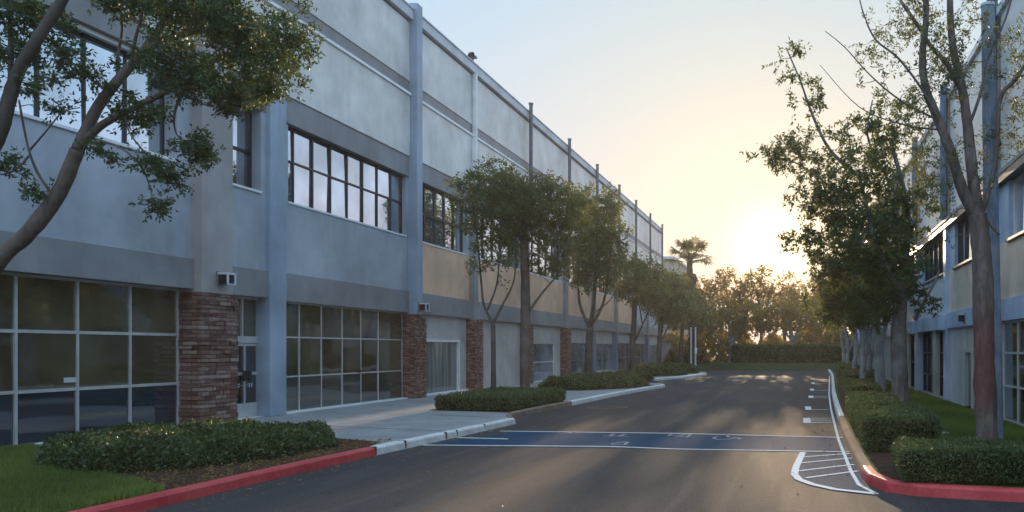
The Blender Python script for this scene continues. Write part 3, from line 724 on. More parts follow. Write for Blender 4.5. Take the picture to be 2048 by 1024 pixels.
build(lg, 'ledge', 'band_stucco', RB, bevel=0.01)
mb = MB(); mb.box(XR - 0.14, XI, 8, 76, 6.25, 6.45); build(mb, 'soffit_beam', 'black_frame', RB)
mb = MB(); mb.box(XR - 0.05, XI, 8, 76, 10.8, 11.0); build(mb, 'coping', 'silver_stucco', RB)
build(bd, 'lower_band', 'light_blue_stucco', RB); build(wl, 'wall', 'silver_stucco', RB); build(crm, 'cream_wall', 'peach_stucco', RB); build(up, 'upper_wall', 'pale_stucco', RB); build_each(blu, 'window_surround', 'light_blue_stucco', RB)
for i, y in enumerate(RP):
    mb = MB(); mb.box(XR - 0.12, XI, y, y + 0.45, 0.12, 6.25); mb.box(XR - 0.32, XR - 0.12, y - 0.02, y + 0.42, 2.66, 3.2); build(mb, 'pilaster', 'light_blue_stucco', RB, bevel=0.012)
    mb = MB(); mb.tube([(XR - 0.14, y + 0.2, 6.56), (XR - 0.14, y + 0.2, 11.3)], [0.14, 0.14], 10); build(mb, 'downpipe', 'blue_pipe', RB)
# ground floor openings
g = MB(); gb = MB()
window(15.2, 21.0, 0.14, 2.72, XR + 0.12, [16.6, 18.1, 19.6], [1.05, 1.9], 'aluminium', 'low_glass', RB, 0.04, 0.055, side=-1)
g.box(XR + 0.04, XI, 8, 15.2, 0.1, 2.72)
g.box(XR + 0.04, XI, 21.5, 24.3, 0.1, 2.72)
window(24.3, 25.3, 0.14, 1.95, XR + 0.1, [], [], 'aluminium', 'blue_glass', RB, 0.12, 0.06, side=-1); g.box(XR + 0.04, XI, 24.3, 25.3, 1.95, 2.72)
gb.box(XR + 0.03, XI, 25.3, 28.0, 0.1, 2.72)
window(28.45, 30.9, 0.14, 2.72, XR + 0.28, [29.6], [0.95, 1.85], 'black_frame', 'blue_glass', RB, 0.08, 0.07, side=-1)
g.box(XR + 0.04, XI, 30.9, 31.6, 0.1, 2.72)
window(31.6, 35.0, 0.14, 2.72, XR + 0.28, [32.6, 33.8], [0.95, 1.85], 'black_frame', 'blue_glass', RB, 0.08, 0.07, side=-1)
for y in RP[2:-1]:
    window(y + 0.45, y + 3.2, 0.14, 2.72, XR + 0.2, [y + 1.8], [1.4], 'black_frame', 'dark_low_glass', RB, 0.08, 0.08, side=-1)
    g.box(XR + 0.04, XI, y + 3.2, y + 7.0, 0.1, 2.72)
g.box(XR + 0.04, XI, 70.45, 76, 0.1, 2.72)
build_each(g, 'infill_panel', 'cream_stucco', RB); build(gb, 'blue_infill_panel', 'silver_stucco', RB)
mb = MB(); mb.box(XR - 0.02, XI, 8, 76, 0.1, 0.2); build(mb, 'plinth', 'concrete', RB)

# far buildings
fb = empty('distant_building', (-17, 96, 0), 'narrow sunlit tan building end behind the palm', 'building')
mb = MB(); mb.box(-22, -14.9, 96, 110, 0, 12.8); build(mb, 'wall', 'far_building', fb)
mb = MB(); mb.box(-22.2, -14.7, 95.8, 110.2, 12.8, 13.1); build(mb, 'roof_edge', 'lilac_wall', fb)
ax = empty('plant_enclosure', (-14.4, 86, 0), 'low grey panelled enclosure at the far end of the office building', 'enclosure')
mb = MB(); mb.box(-15.6, -13.6, 85.3, 92, 0, 2.6); build(mb, 'wall', 'warm_stucco', ax)
mb = MB()
for i in range(8): mb.box(-13.6, -13.55, 85.5 + i * 0.8, 85.56 + i * 0.8, 0, 2.6)
mb.box(-15.7, -13.5, 85.25, 92.1, 2.6, 2.7); build(mb, 'panel_seam', 'grey_metal', ax)

# ------------------------------------------------------------------ trees
def catmull(P, per):
    Q = []
    for i in range(len(P) - 1):
        p0 = P[max(i - 1, 0)]; p1 = P[i]; p2 = P[i + 1]; p3 = P[min(i + 2, len(P) - 1)]
        for k in range(per):
            t = k / per
            Q.append(0.5 * ((2 * p1) + (p2 - p0) * t + (2 * p0 - 5 * p1 + 4 * p2 - p3) * t * t + (3 * p1 - p0 - 3 * p2 + p3) * t ** 3))
    Q.append(P[-1]); return Q
def tree(name, label, cat, Y, limbs, blobs, leaf=(0.09, 0.035), barkm='bark_grey', leafm='leaf', seed=1, group=None,
         sprig=0.28, sprigs=6, per_sprig=9, base=None, twig_r=0.012, bare=0, red=None, flare=1.25):
    """limbs: [(list of (px,py,dY)), r0, r1] in metres; blobs: (px,py,dY, rx_px, ry_px, rdepth_m, n)"""
    rng = random.Random(seed); nr = np.random.default_rng(seed)
    wood = MB(); nodes = []
    first = W(limbs[0][0][0][0], limbs[0][0][0][1], Y + limbs[0][0][0][2])
    if base is None: base = Vector((first.x, first.y, 0.15))
    root = empty(name, base, label, cat, group)
    for li, (pts, r0, r1) in enumerate(limbs):
        P = [W(x, y, Y + d) for x, y, d in pts]
        if li == 0 and (P[0] - Vector(base)).length > 0.02: P = [Vector(base)] + P
        Q = catmull(P, 5); n = len(Q)
        rad = []
        for i, q in enumerate(Q):
            t = i / (n - 1); r = r0 + (r1 - r0) * t ** 0.85
            if li == 0 and i < 5: r *= 1 + (flare - 1) * (1 - i / 5) ** 2
            rad.append(r * (1 + rng.uniform(-0.05, 0.05)))
            nodes.append((q.x, q.y, q.z, r))
        wood.tube(Q, rad, 10 if r0 > 0.06 else 6, True, 0.05, rng)
    # clump centres
    C = []
    for (px, py, dY, rx, ry, rd, n) in blobs:
        c = W(px, py, Y + dY); s = (Y + dY) / F
        k = nr.normal(size=(n, 3)); k /= np.linalg.norm(k, axis=1, keepdims=True); k *= (nr.random((n, 1)) ** 0.42)
        C.append(np.array([c.x, c.y, c.z]) + k * np.array([rx * s, rd, ry * s]))
    nd = np.array([p for p in nodes]); 
    start_min_z = nd[:, 2].min() + (nd[:, 2].max() - nd[:, 2].min()) * 0.12
    usable = nd[nd[:, 2] > start_min_z]
    ends = []
    if C:
        C = np.concatenate(C)
        d0 = np.array([np.min(np.linalg.norm(usable[:, :3] - c, axis=1)) for c in C])
        C = C[np.argsort(d0)]
        U = usable[:, :3].tolist(); UR = usable[:, 3].tolist(); Ua = np.array(U)
        for c in C:
            dd = np.linalg.norm(Ua - c, axis=1) + np.maximum(0, Ua[:, 2] - c[2]) * 0.6
            j = int(np.argmin(dd)); a = Vector(U[j]); b = Vector(c); L = (b - a).length
            if L < 0.03: continue
            mid = (a + b) / 2 + Vector((rng.uniform(-1, 1), rng.uniform(-1, 1), rng.uniform(-0.2, 1))) * L * 0.16
            r0 = min(UR[j] * 0.7, twig_r * (1 + 0.9 * L)); r1 = twig_r * 0.4
            Q = catmull([a, mid, b], 3)
            wood.tube(Q, [r0 + (r1 - r0) * t / 6 for t in range(7)], 4, False)
            for t, q in enumerate(Q[2:]):
                U.append(list(q)); UR.append(max(r1, r0 + (r1 - r0) * (t + 2) / 6))
            Ua = np.array(U)
            dirv = (b - mid).normalized() if (b - mid).length > 1e-6 else Vector((0, 0, 1))
            ends.append((*b, *dirv))
    tr = build(wood, 'trunk', [barkm] + ([red[2]] if red else []), root, smooth=True)
    if red:   # painted lower trunk
        me = tr.data
        for p in me.polygons:
            z = p.center.z + base[2]
            if red[0] < z < red[1]: p.material_index = 1
    if ends:
        E = np.array(ends); n = len(E)
        S = sprigs * n
        idx = np.repeat(np.arange(n), sprigs)
        d = unit(E[idx, 3:6] * 0.55 + nr.normal(size=(S, 3)) * 0.75 + np.array([0, 0, 0.05]))
        ln = sprig * nr.uniform(0.5, 1.3, S)
        st = E[idx, :3] + nr.normal(size=(S, 3)) * sprig * 0.18
        li = np.repeat(np.arange(S), per_sprig); T = len(li)
        t = nr.random(T) ** 0.8
        P = st[li] + d[li] * (ln[li] * t)[:, None] + nr.normal(size=(T, 3)) * sprig * 0.09
        D = unit(d[li] * 0.7 + nr.normal(size=(T, 3)) * 0.8 + np.array([0, 0, -0.35]))
        Ls = leaf[0] * nr.uniform(0.6, 1.25, T); Ws = leaf[1] * nr.uniform(0.7, 1.2, T)
        V = leaf_arrays(P, D, Ls, Ws, nr)
        clump = nr.random(n); tint = np.clip(clump[idx][li] * 0.5 + nr.random(T) * 0.6 - 0.05, 0, 1)
        quads_object('crown', V, tint, M[leafm], root)
    return root

# near left tree, leaning over the lawn; two stems
tree('leaning_tree', 'leaning tree with smooth brown trunk and leafy boughs in front of the left building', 'tree', 10.0,
     [([(-70, 640, 0), (0, 520, 0), (60, 462, 0), (118, 385, 0), (155, 300, 0)], 0.10, 0.078),
      ([(155, 300, 0), (195, 215, .1), (245, 150, .2), (290, 100, .3), (330, 40, .4), (365, -30, .5), (400, -120, .6)], 0.066, 0.035),
      ([(158, 296, 0), (200, 253, -.1), (250, 225, -.2), (320, 190, -.1), (400, 150, 0)], 0.055, 0.024),
      ([(290, 100, .3), (360, 70, .2), (440, 60, .1), (520, 60, 0)], 0.045, 0.018),
      ([(236, 160, .2), (236, 110, .3), (244, 60, .3), (240, 0, .3)], 0.025, 0.01),
      ([(262, 130, .2), (270, 80, .1), (285, 20, 0), (275, -40, 0)], 0.025, 0.01),
      ([(104, 388, 0), (75, 345, -.1), (55, 290, -.2), (38, 200, -.2)], 0.018, 0.011),
      ([(60, 310, -.1), (30, 340, -.2), (0, 350, -.2)], 0.014, 0.006),
      ([(60, 300, -.1), (90, 265, -.2), (125, 225, -.2), (160, 215, -.2)], 0.012, 0.006),
      ([(165, 285, 0), (230, 290, -.3), (280, 330, -.3), (300, 375, -.3), (305, 405, -.3)], 0.014, 0.005),
      ([(250, 228, -.2), (262, 270, -.3), (310, 325, -.3), (350, 350, -.3)], 0.013, 0.005),
      ([(380, 155, 0), (352, 215, 0), (350, 260, 0), (370, 290, 0)], 0.02, 0.008)],
     [(430, 40, 0.2, 115, 80, 0.9, 90), (500, 115, 0.2, 80, 75, 0.7, 55), (350, 130, 0, 60, 60, 0.6, 44), (440, 180, 0, 75, 36, 0.5, 34), (580, 95, 0.1, 38, 60, 0.4, 24),
      (400, 298, -.1, 34, 18, 0.2, 15), (310, 408, -.3, 12, 12, 0.1, 4), (340, 352, -.3, 20, 12, 0.12, 6), (297, 330, -.3, 22, 12, 0.12, 6), (205, 300, -.3, 16, 20, 0.1, 4),
      (125, 110, 0, 35, 26, 0.3, 8), (110, 215, 0, 20, 12, 0.2, 3), (285, 225, -.1, 55, 24, 0.3, 15), (215, 170, .1, 45, 55, 0.3, 8), (150, 150, .1, 45, 35, 0.3, 6),
      (20, 335, -.2, 20, 18, 0.2, 6), (245, 10, .2, 40, 18, 0.3, 12), (330, 10, .3, 60, 40, 0.5, 30), (70, 385, -.1, 18, 10, 0.1, 3), (530, 190, 0, 24, 30, 0.2, 10), (490, -60, 0.3, 140, 60, 0.8, 40)],
     leaf=(0.062, 0.024), barkm='bark_brown', leafm='near_leaf', seed=11, sprig=0.17, sprigs=7, per_sprig=14, base=Vector((-10.65, 10.0, 0.15)), twig_r=0.006)
tree('second_leaning_tree', 'dark tree stem curving up at the far left edge before the upper windows', 'tree', 9.0,
     [([(-60, 420, 0), (0, 262, 0), (18, 200, 0), (38, 140, 0), (80, 70, 0), (125, 0, 0), (180, -90, 0)], 0.085, 0.045),
      ([(20, 190, 0), (22, 110, .1), (20, 30, .1), (30, -60, .1)], 0.03, 0.015)],
     [(30, 30, .1, 45, 45, 0.4, 24), (35, 110, .1, 40, 35, 0.3, 14), (10, 170, 0, 22, 30, 0.3, 5), (95, 35, .1, 40, 30, 0.3, 8), (-20, 0, 0, 60, 80, .5, 20), (70, 170, 0, 20, 24, 0.2, 5)],
     leaf=(0.058, 0.022), barkm='bark_dark', leafm='near_leaf', seed=12, sprig=0.12, sprigs=6, per_sprig=13, base=Vector((-10.0, 9.0, 0.15)), twig_r=0.006)

LG = 'trees in planters along the left building'
tree('planter_tree', 'slender forked tree at the left end of the first clipped planter', 'tree', 27.0,
     [([(987, 787, 0), (987, 720, 0), (986, 645, 0)], 0.10, 0.075), ([(986, 647, 0), (968, 610, 0), (962, 560, 0), (955, 480, 0), (945, 400, 0)], 0.05, 0.02),
      ([(986, 647, 0), (1005, 610, .2), (1028, 560, .3), (1032, 490, .3)], 0.055, 0.02), ([(975, 620, 0), (995, 560, 0), (1000, 460, 0), (1005, 390, 0)], 0.035, 0.015)],
     [(965, 410, 0, 60, 80, 1.1, 62), (940, 370, 0, 38, 34, 0.7, 24), (985, 500, 0, 48, 80, 0.9, 40), (1010, 440, .2, 40, 80, 0.9, 40), (950, 470, 0, 30, 60, .6, 16), (985, 350, 0, 50, 28, 0.9, 24)],
     leaf=(0.11, 0.045), seed=21, group=LG, barkm='bark_dark', sprig=0.28, sprigs=6, per_sprig=9)
tree('planter_tree', 'tall thick trunked tree at the right end of the first clipped planter', 'tree', 28.6,
     [([(1050, 792, 0), (1050, 700, 0), (1051, 600, 0), (1049, 500, 0), (1046, 430, 0)], 0.20, 0.14), ([(1056, 625, 0), (1085, 585, .2), (1110, 555, .4), (1130, 520, .5)], 0.055, 0.02),
      ([(1049, 500, 0), (1020, 430, -.2), (990, 390, -.3), (965, 370, -.3)], 0.06, 0.02), ([(1047, 450, 0), (1085, 400, 0.2), (1120, 370, 0.4)], 0.07, 0.02), ([(1046, 440, 0), (1040, 390, 0), (1050, 350, 0)], 0.06, 0.02)],
     [(1040, 395, 0, 85, 55, 1.4, 110), (1100, 410, 0, 70, 60, 1.3, 90), (1060, 470, 0, 70, 60, 1.2, 60), (1110, 500, 0.3, 50, 60, 1.0, 49), (1000, 370, 0, 40, 40, 0.8, 29), (1140, 420, 0.3, 45, 55, 1, 40)],
     leaf=(0.12, 0.05), seed=22, group=LG, sprig=0.3, sprigs=6, per_sprig=10, barkm='bark_brown')
tree('planter_tree', 'spreading forked tree in the second oval planter', 'tree', 41.0,
     [([(1176, 765, 0), (1177, 720, 0), (1180, 655, 0)], 0.26, 0.19), ([(1180, 657, 0), (1160, 610, 0), (1156, 560, 0), (1150, 470, 0)], 0.1, 0.03),
      ([(1181, 650, 0), (1188, 600, 0), (1192, 540, 0), (1195, 440, 0)], 0.12, 0.04), ([(1181, 655, 0), (1205, 610, 0), (1215, 560, 0), (1222, 500, 0)], 0.09, 0.03), ([(1190, 625, 0), (1220, 600, 0.3), (1238, 570, 0.5)], 0.04, 0.02)],
     [(1195, 420, 0, 55, 50, 1.6, 81), (1180, 490, 0, 55, 50, 1.6, 70), (1215, 480, 0, 42, 70, 1.5, 70), (1170, 540, 0, 35, 45, 1.2, 29), (1225, 540, 0, 30, 40, 1.2, 29), (1160, 440, 0, 34, 50, 1.2, 33)],
     leaf=(0.16, 0.07), seed=23, group=LG, sprig=0.42, sprigs=6, per_sprig=10, barkm='bark_dark')
tree('planter_tree', 'forked tree beside the low concrete sill in the third planter', 'tree', 52.0,
     [([(1264, 748, 0), (1265, 700, 0), (1268, 640, 0), (1270, 600, 0)], 0.25, 0.15), ([(1266, 690, 0), (1285, 650, 0), (1300, 615, 0)], 0.08, 0.03), ([(1285, 650, 0), (1278, 610, 0), (1270, 590, 0)], 0.05, 0.02)],
     [(1275, 570, 0, 48, 42, 2.0, 67), (1295, 545, 0, 36, 30, 1.8, 30), (1262, 530, 0, 30, 30, 1.6, 22), (1310, 590, 0, 30, 30, 1.6, 25)],
     leaf=(0.2, 0.09), seed=24, group=LG, sprig=0.5, sprigs=6, per_sprig=9, barkm='bark_dark')
tree('planter_tree', 'dark crowned tree just left of the far clipped mounds', 'tree', 61.0,
     [([(1318, 745, 0), (1318, 700, 0), (1322, 650, 0), (1325, 600, 0)], 0.26, 0.15), ([(1320, 690, 0), (1335, 655, 0), (1348, 630, 0)], 0.08, 0.03)],
     [(1325, 600, 0, 46, 34, 2.2, 60), (1352, 605, 0, 38, 30, 2.0, 37), (1320, 565, 0, 32, 26, 1.8, 25), (1345, 570, 0, 30, 24, 1.8, 18)],
     leaf=(0.24, 0.11), seed=25, group=LG, sprig=0.6, sprigs=6, per_sprig=9, barkm='bark_dark')
tree('planter_tree', 'round dark tree beneath the palm by the two slim posts', 'tree', 70.0,
     [([(1362, 742, 0), (1362, 700, 0), (1366, 640, 0)], 0.26, 0.15)],
     [(1370, 615, 0, 44, 36, 2.6, 67), (1345, 640, 0, 32, 26, 2.0, 25), (1398, 635, 0, 30, 30, 2.0, 25)],
     leaf=(0.28, 0.13), seed=26, group=LG, sprig=0.7, sprigs=6, per_sprig=9, barkm='bark_dark')

# palm
def palm():
    base = W(1384, 742, 72.0); base.z = 0.15
    root = empty('fan_palm', base, 'tall fan palm with shaggy crown standing above the far trees', 'palm')
    rng = random.Random(5); nr = np.random.default_rng(5)
    top = W(1379, 522, 72.0); P = [base, (base + top) / 2 + Vector((0.1, 0, 0)), top]
    mb = MB(); Q = catmull(P, 12); mb.tube(Q, [0.34 - 0.1 * i / 24 + (0.02 if i % 2 else 0) for i in range(25)], 10, True, 0.04, rng); build(mb, 'trunk', 'palm_bark', root, smooth=True)
    V = []; T = []
    st = MB()
    for k in range(46):
        dead = k >= 32
        az = k * 2.399963; el = rng.uniform(0.0, 1.35) if not dead else rng.uniform(-1.45, -0.8)
        d = Vector((math.cos(az) * math.cos(el), math.sin(az) * math.cos(el), math.sin(el)))
        L = rng.uniform(1.0, 1.8) if not dead else rng.uniform(0.4, 0.9)
        a = top + Vector((0, 0, rng.uniform(-0.3, 0.1) if not dead else rng.uniform(-1.4, -0.3))); b = a + d * L
        st.tube([a, b], [0.03, 0.02], 4, False)
        side = d.cross(Vector((0, 0, 1))); side.normalize(); upv = side.cross(d)
        nb = 15
        for j in range(nb):
            t = (j / (nb - 1) - 0.5) * 2.7
            bl = (1.35 if not dead else 1.0) * (1 - 0.18 * abs(t)) * rng.uniform(0.85, 1.1)
            dd = (d * math.cos(t) + side * math.sin(t)).normalized()
            droop = Vector((0, 0, -0.22 - 0.15 * abs(t)))
            c = b + dd * bl * 0.55; e_ = b + dd * bl + droop * bl
            wv = (upv.cross(dd)).normalized() * 0.05 if upv.cross(dd).length > 1e-4 else side * 0.05
            V += [b - wv * 0.4, c - wv, e_, c + wv]; T.append(rng.random() * (0.9 if not dead else 0.4))
    build(st, 'petiole', 'palm_bark', root)
    quads_object('crown', np.array([tuple(v) for v in V], np.float32), np.array(T), M['palm_leaf'], root)
palm()

# right side trees
RG = 'trees along the right kerb'
tree('street_tree', 'big dense tree with scarred forked trunk behind the square clipped hedge', 'tree', 21.5,
     [([(1800, 806, 0), (1799, 740, 0), (1797, 660, 0), (1800, 600, 0), (1796, 560, 0)], 0.26, 0.19),
      ([(1797, 590, 0), (1770, 530, -.2), (1748, 480, -.3), (1735, 420, -.2), (1715, 340, 0)], 0.12, 0.04),
      ([(1798, 560, 0), (1812, 500, .2), (1815, 430, .3), (1800, 350, .3), (1780, 280, .3)], 0.14, 0.05),
      ([(1715, 350, 0), (1660, 300, 0), (1625, 230, 0), (1600, 160, 0), (1572, 95, 0)], 0.06, 0.015),
      ([(1735, 430, -.2), (1670, 380, 0), (1600, 330, .3), (1540, 310, .3)], 0.05, 0.015),
      ([(1830, 640, 0), (1850, 600, -.2), (1872, 560, -.2), (1878, 540, -.2)], 0.05, 0.025),
      ([(1815, 430, .3), (1760, 330, .6), (1735, 270, .6), (1745, 200, .6)], 0.05, 0.02)],
     [(1740, 460, 0, 95, 90, 2.0, 165), (1690, 540, 0, 75, 75, 1.6, 93), (1790, 540, 0, 60, 80, 1.8, 79), (1720, 350, 0, 110, 75, 1.6, 93), (1640, 400, 0, 65, 60, 1.2, 43), (1720, 620, 0, 75, 40, 1.3, 50),
      (1600, 300, 0, 60, 45, 0.9, 24), (1545, 315, 0.3, 45, 26, 0.6, 10), (1610, 200, 0, 34, 50, 0.5, 10), (1575, 115, 0, 24, 40, 0.4, 6), (1780, 250, .3, 65, 60, 1.0, 36), (1600, 470, 0, 38, 26, 0.6, 8), (1640, 500, 0, 40, 60, 1.0, 21),
      (1640, 610, 0, 30, 26, 0.7, 11), (1848, 600, -.2, 24, 18, 0.4, 7), (1830, 430, .3, 40, 60, 0.9, 24), (1680, 255, 0, 40, 40, .6, 8)],
     leaf=(0.12, 0.05), seed=31, group=RG, sprig=0.26, sprigs=6, per_sprig=10, barkm='bark_grey')
tree('street_tree', 'tall tree with red lower trunk and high open limbs by the right building', 'tree', 15.0,
     [([(1974, 860, 0), (1970, 780, 0), (1968, 680, 0), (1966, 560, 0), (1960, 470, 0), (1955, 430, 0)], 0.215, 0.19),
      ([(1955, 440, 0), (1925, 380, -.1), (1900, 300, -.2), (1872, 230, -.2), (1850, 170, -.2), (1845, 110, -.2), (1852, 40, -.2), (1850, -40, -.2)], 0.12, 0.05),
      ([(1958, 440, 0), (1945, 350, 0), (1935, 250, .1), (1925, 180, .1), (1905, 90, .2), (1900, 0, .2), (1902, -60, .2)], 0.13, 0.05),
      ([(1928, 190, .1), (1895, 130, 0), (1860, 90, 0), (1835, 50, 0), (1800, 0, 0)], 0.06, 0.03),
      ([(1900, 300, -.2), (1860, 205, -.3), (1800, 120, -.3), (1752, 80, -.3), (1728, 30, -.3), (1715, -20, -.3)], 0.03, 0.01),
      ([(1875, 240, -.2), (1800, 200, -.3), (1740, 150, -.3), (1690, 95, -.3), (1650, 62, -.3)], 0.022, 0.006),
      ([(1885, 260, -.2), (1810, 250, -.2), (1720, 215, -.2), (1640, 130, -.2)], 0.02, 0.005),
      ([(1935, 260, .1), (1960, 190, .2), (1975, 120, .3), (2010, 40, .4), (2030, -30, .4)], 0.035, 0.015),
      ([(1962, 430, 0), (1990, 330, .1), (2000, 200, .2), (2030, 160, .3), (2060, 115, .3)], 0.05, 0.035),
      ([(1950, 400, 0), (1975, 440, -.1), (1998, 470, -.15)], 0.045, 0.03)],
     [(1870, 130, -.1, 65, 95, 0.9, 46), (1930, 120, .1, 60, 110, 0.9, 40), (1800, 60, -.2, 80, 60, 0.8, 30), (1910, 330, 0, 90, 90, 0.8, 26), (2020, 150, .3, 45, 130, 0.6, 34), (2015, 260, .3, 40, 70, 0.6, 16),
      (1900, 20, 0, 110, 40, 0.9, 30), (1830, 230, -.2, 60, 50, 0.7, 16), (1740, 130, -.3, 50, 70, 0.4, 8), (1890, 420, 0, 50, 60, .6, 10)],
     leaf=(0.07, 0.028), seed=32, group=RG, sprig=0.2, sprigs=5, per_sprig=8, barkm='bark_red_mix', twig_r=0.008)
tree('street_tree', 'pale barked tree just behind the big dense tree', 'tree', 27.0,
     [([(1762, 790, 0), (1758, 720, 0), (1752, 650, 0), (1742, 600, 0)], 0.2, 0.14), ([(1757, 700, 0), (1772, 650, 0), (1780, 600, 0)], 0.1, 0.05)],
     [(1750, 570, 0, 70, 60, 1.6, 80), (1860, 350, 4, 50, 80, 1.5, 34), (1700, 590, 0, 50, 40, 1.4, 50)],
     leaf=(0.14, 0.06), seed=33, group=RG, sprig=0.34, barkm='bark_pale')
for i, (px, Y, lab) in enumerate(((1728, 33.0, 'pale leaning trunk tree above the long low hedge'), (1741, 37.0, 'pale tree third behind the big dense tree'), (1712, 42.0, 'slim pale tree near the middle of the right row'),
                             (1722, 48.0, 'pale tree partly hidden behind the middle of the right row'), (1698, 54.0, 'pale tree second from the far end of the right row'), (1690, 62.0, 'last small pale tree at the far end of the right row'))):
    rr = random.Random(40 + i); g0 = CY + 1.85 * F / Y
    tree('street_tree', lab, 'tree', Y,
         [([(px, g0, 0), (px - 3, g0 - 40, 0), (px + rr.uniform(-10, 6), g0 - 90 * 33 / Y - 10, 0), (px - 16 + rr.uniform(-8, 8), 600, 0)], 0.15, 0.08),
          ([(px - 2, g0 - 45, 0), (px + 12, 670, .3), (px + 22, 620, .4)], 0.09, 0.04)],
         [(px - 10, 590, 0, 42, 46, 1.8, 60), (px - 30, 620, 0, 34, 28, 1.6, 34), (px + 14, 560, 0, 36, 50, 1.8, 40)],
         leaf=(0.2, 0.09), seed=50 + i, group=RG, sprig=0.5, barkm='bark_pale', per_sprig=8)

# far tree line
FG = 'trees across the far end of the drive'
farlab = ['far tree with pale forked trunk left of centre beyond the drive', 'far tree with pale trunk right of centre beyond the drive']
for i, (px, top) in enumerate(((1462, 606), (1582, 600))):
    rr = random.Random(70 + i)
    tree('far_tree', farlab[i], 'tree', 80.0,
         [([(px, 726, 0), (px + 2, 695, 0), (px - 3, 650, 0), (px - 20, 615, 0)], 0.32, 0.16), ([(px + 1, 695, 0), (px + 16, 655, 0), (px + 26, 620, 0)], 0.18, 0.08), ([(px, 680, 0), (px - 22, 650, 0), (px - 40, 625, 0)], 0.12, 0.05)],
         [(px, top + 26, 0, 62, 34, 3.2, 70), (px - 40, top + 46, 0, 34, 28, 2.6, 24), (px + 42, top + 44, 0, 34, 26, 2.6, 24)],
         leaf=(0.34, 0.16), seed=70 + i, group=FG, sprig=0.8, sprigs=6, per_sprig=8, barkm='bark_pale', leafm='far_leaf')
back = [(1402, 590, 34, 40, 'back row tree right beside the palm crown'), (1440, 568, 36, 46, 'back row tree with gappy golden crown left of centre'), (1484, 590, 34, 36, 'low back row tree in the dip of the skyline'),
        (1520, 566, 38, 46, 'rounded back row tree making the highest bump of the skyline'), (1566, 580, 36, 40, 'back row tree right of the highest bump'), (1610, 590, 36, 40, 'back row tree partly hidden by the big dense tree'), (1652, 600, 36, 40, 'back row tree behind the row of pale trunks')]
for i, (px, cyy, rx, ry, lab) in enumerate(back):
    tree('far_tree', lab, 'tree', 98.0,
         [([(px, 722, 0), (px + 3, 670, 0), (px, 620, 0), (px - 6, 585, 0)], 0.35, 0.14), ([(px, 650, 0), (px + 15, 610, 0), (px + 20, 580, 0)], 0.15, 0.06)],
         [(px, cyy, 0, rx * 0.8, ry * 0.8, 2.0, 36), (px + 16, cyy + 24, 0, rx * 0.7, ry * .5, 1.8, 12), (px - 16, cyy + 20, 0, rx * 0.7, ry * 0.55, 1.8, 12), (px, cyy + 62, 0, rx, 22, 2, 16)],
         leaf=(0.34, 0.18), seed=80 + i, group=FG, sprig=0.7, sprigs=5, per_sprig=7, barkm='bark_dark', leafm='far_leaf')
# understorey mass closing the view
def mass(name, label, x0, x1, y0, y1, hfun, n, leaf, m, seed):
    nr = np.random.default_rng(seed)
    X = nr.uniform(x0, x1, n); Yv = nr.uniform(y0, y1, n); Z = nr.random(n) ** 0.8 * np.array([hfun(x) for x in X]) + 0.2
    P = np.stack([X, Yv, Z], 1); D = unit(nr.normal(size=(n, 3)))
    V = leaf_arrays(P, D, leaf[0] * nr.uniform(.6, 1.3, n), leaf[1] * nr.uniform(.7, 1.2, n), nr)
    o = quads_object(name, V, nr.random(n), M[m], None)
    tag(o, label, 'undergrowth', kind='stuff')
mass('undergrowth', 'dark thicket of shrubs closing off the far end of the drive', -20, 9, 86, 92, lambda x: 3.4 + 0.7 * math.sin(x * 0.5) + 0.6 * math.sin(x * 1.7), 17000, (0.5, 0.26), 'far_leaf', 3)

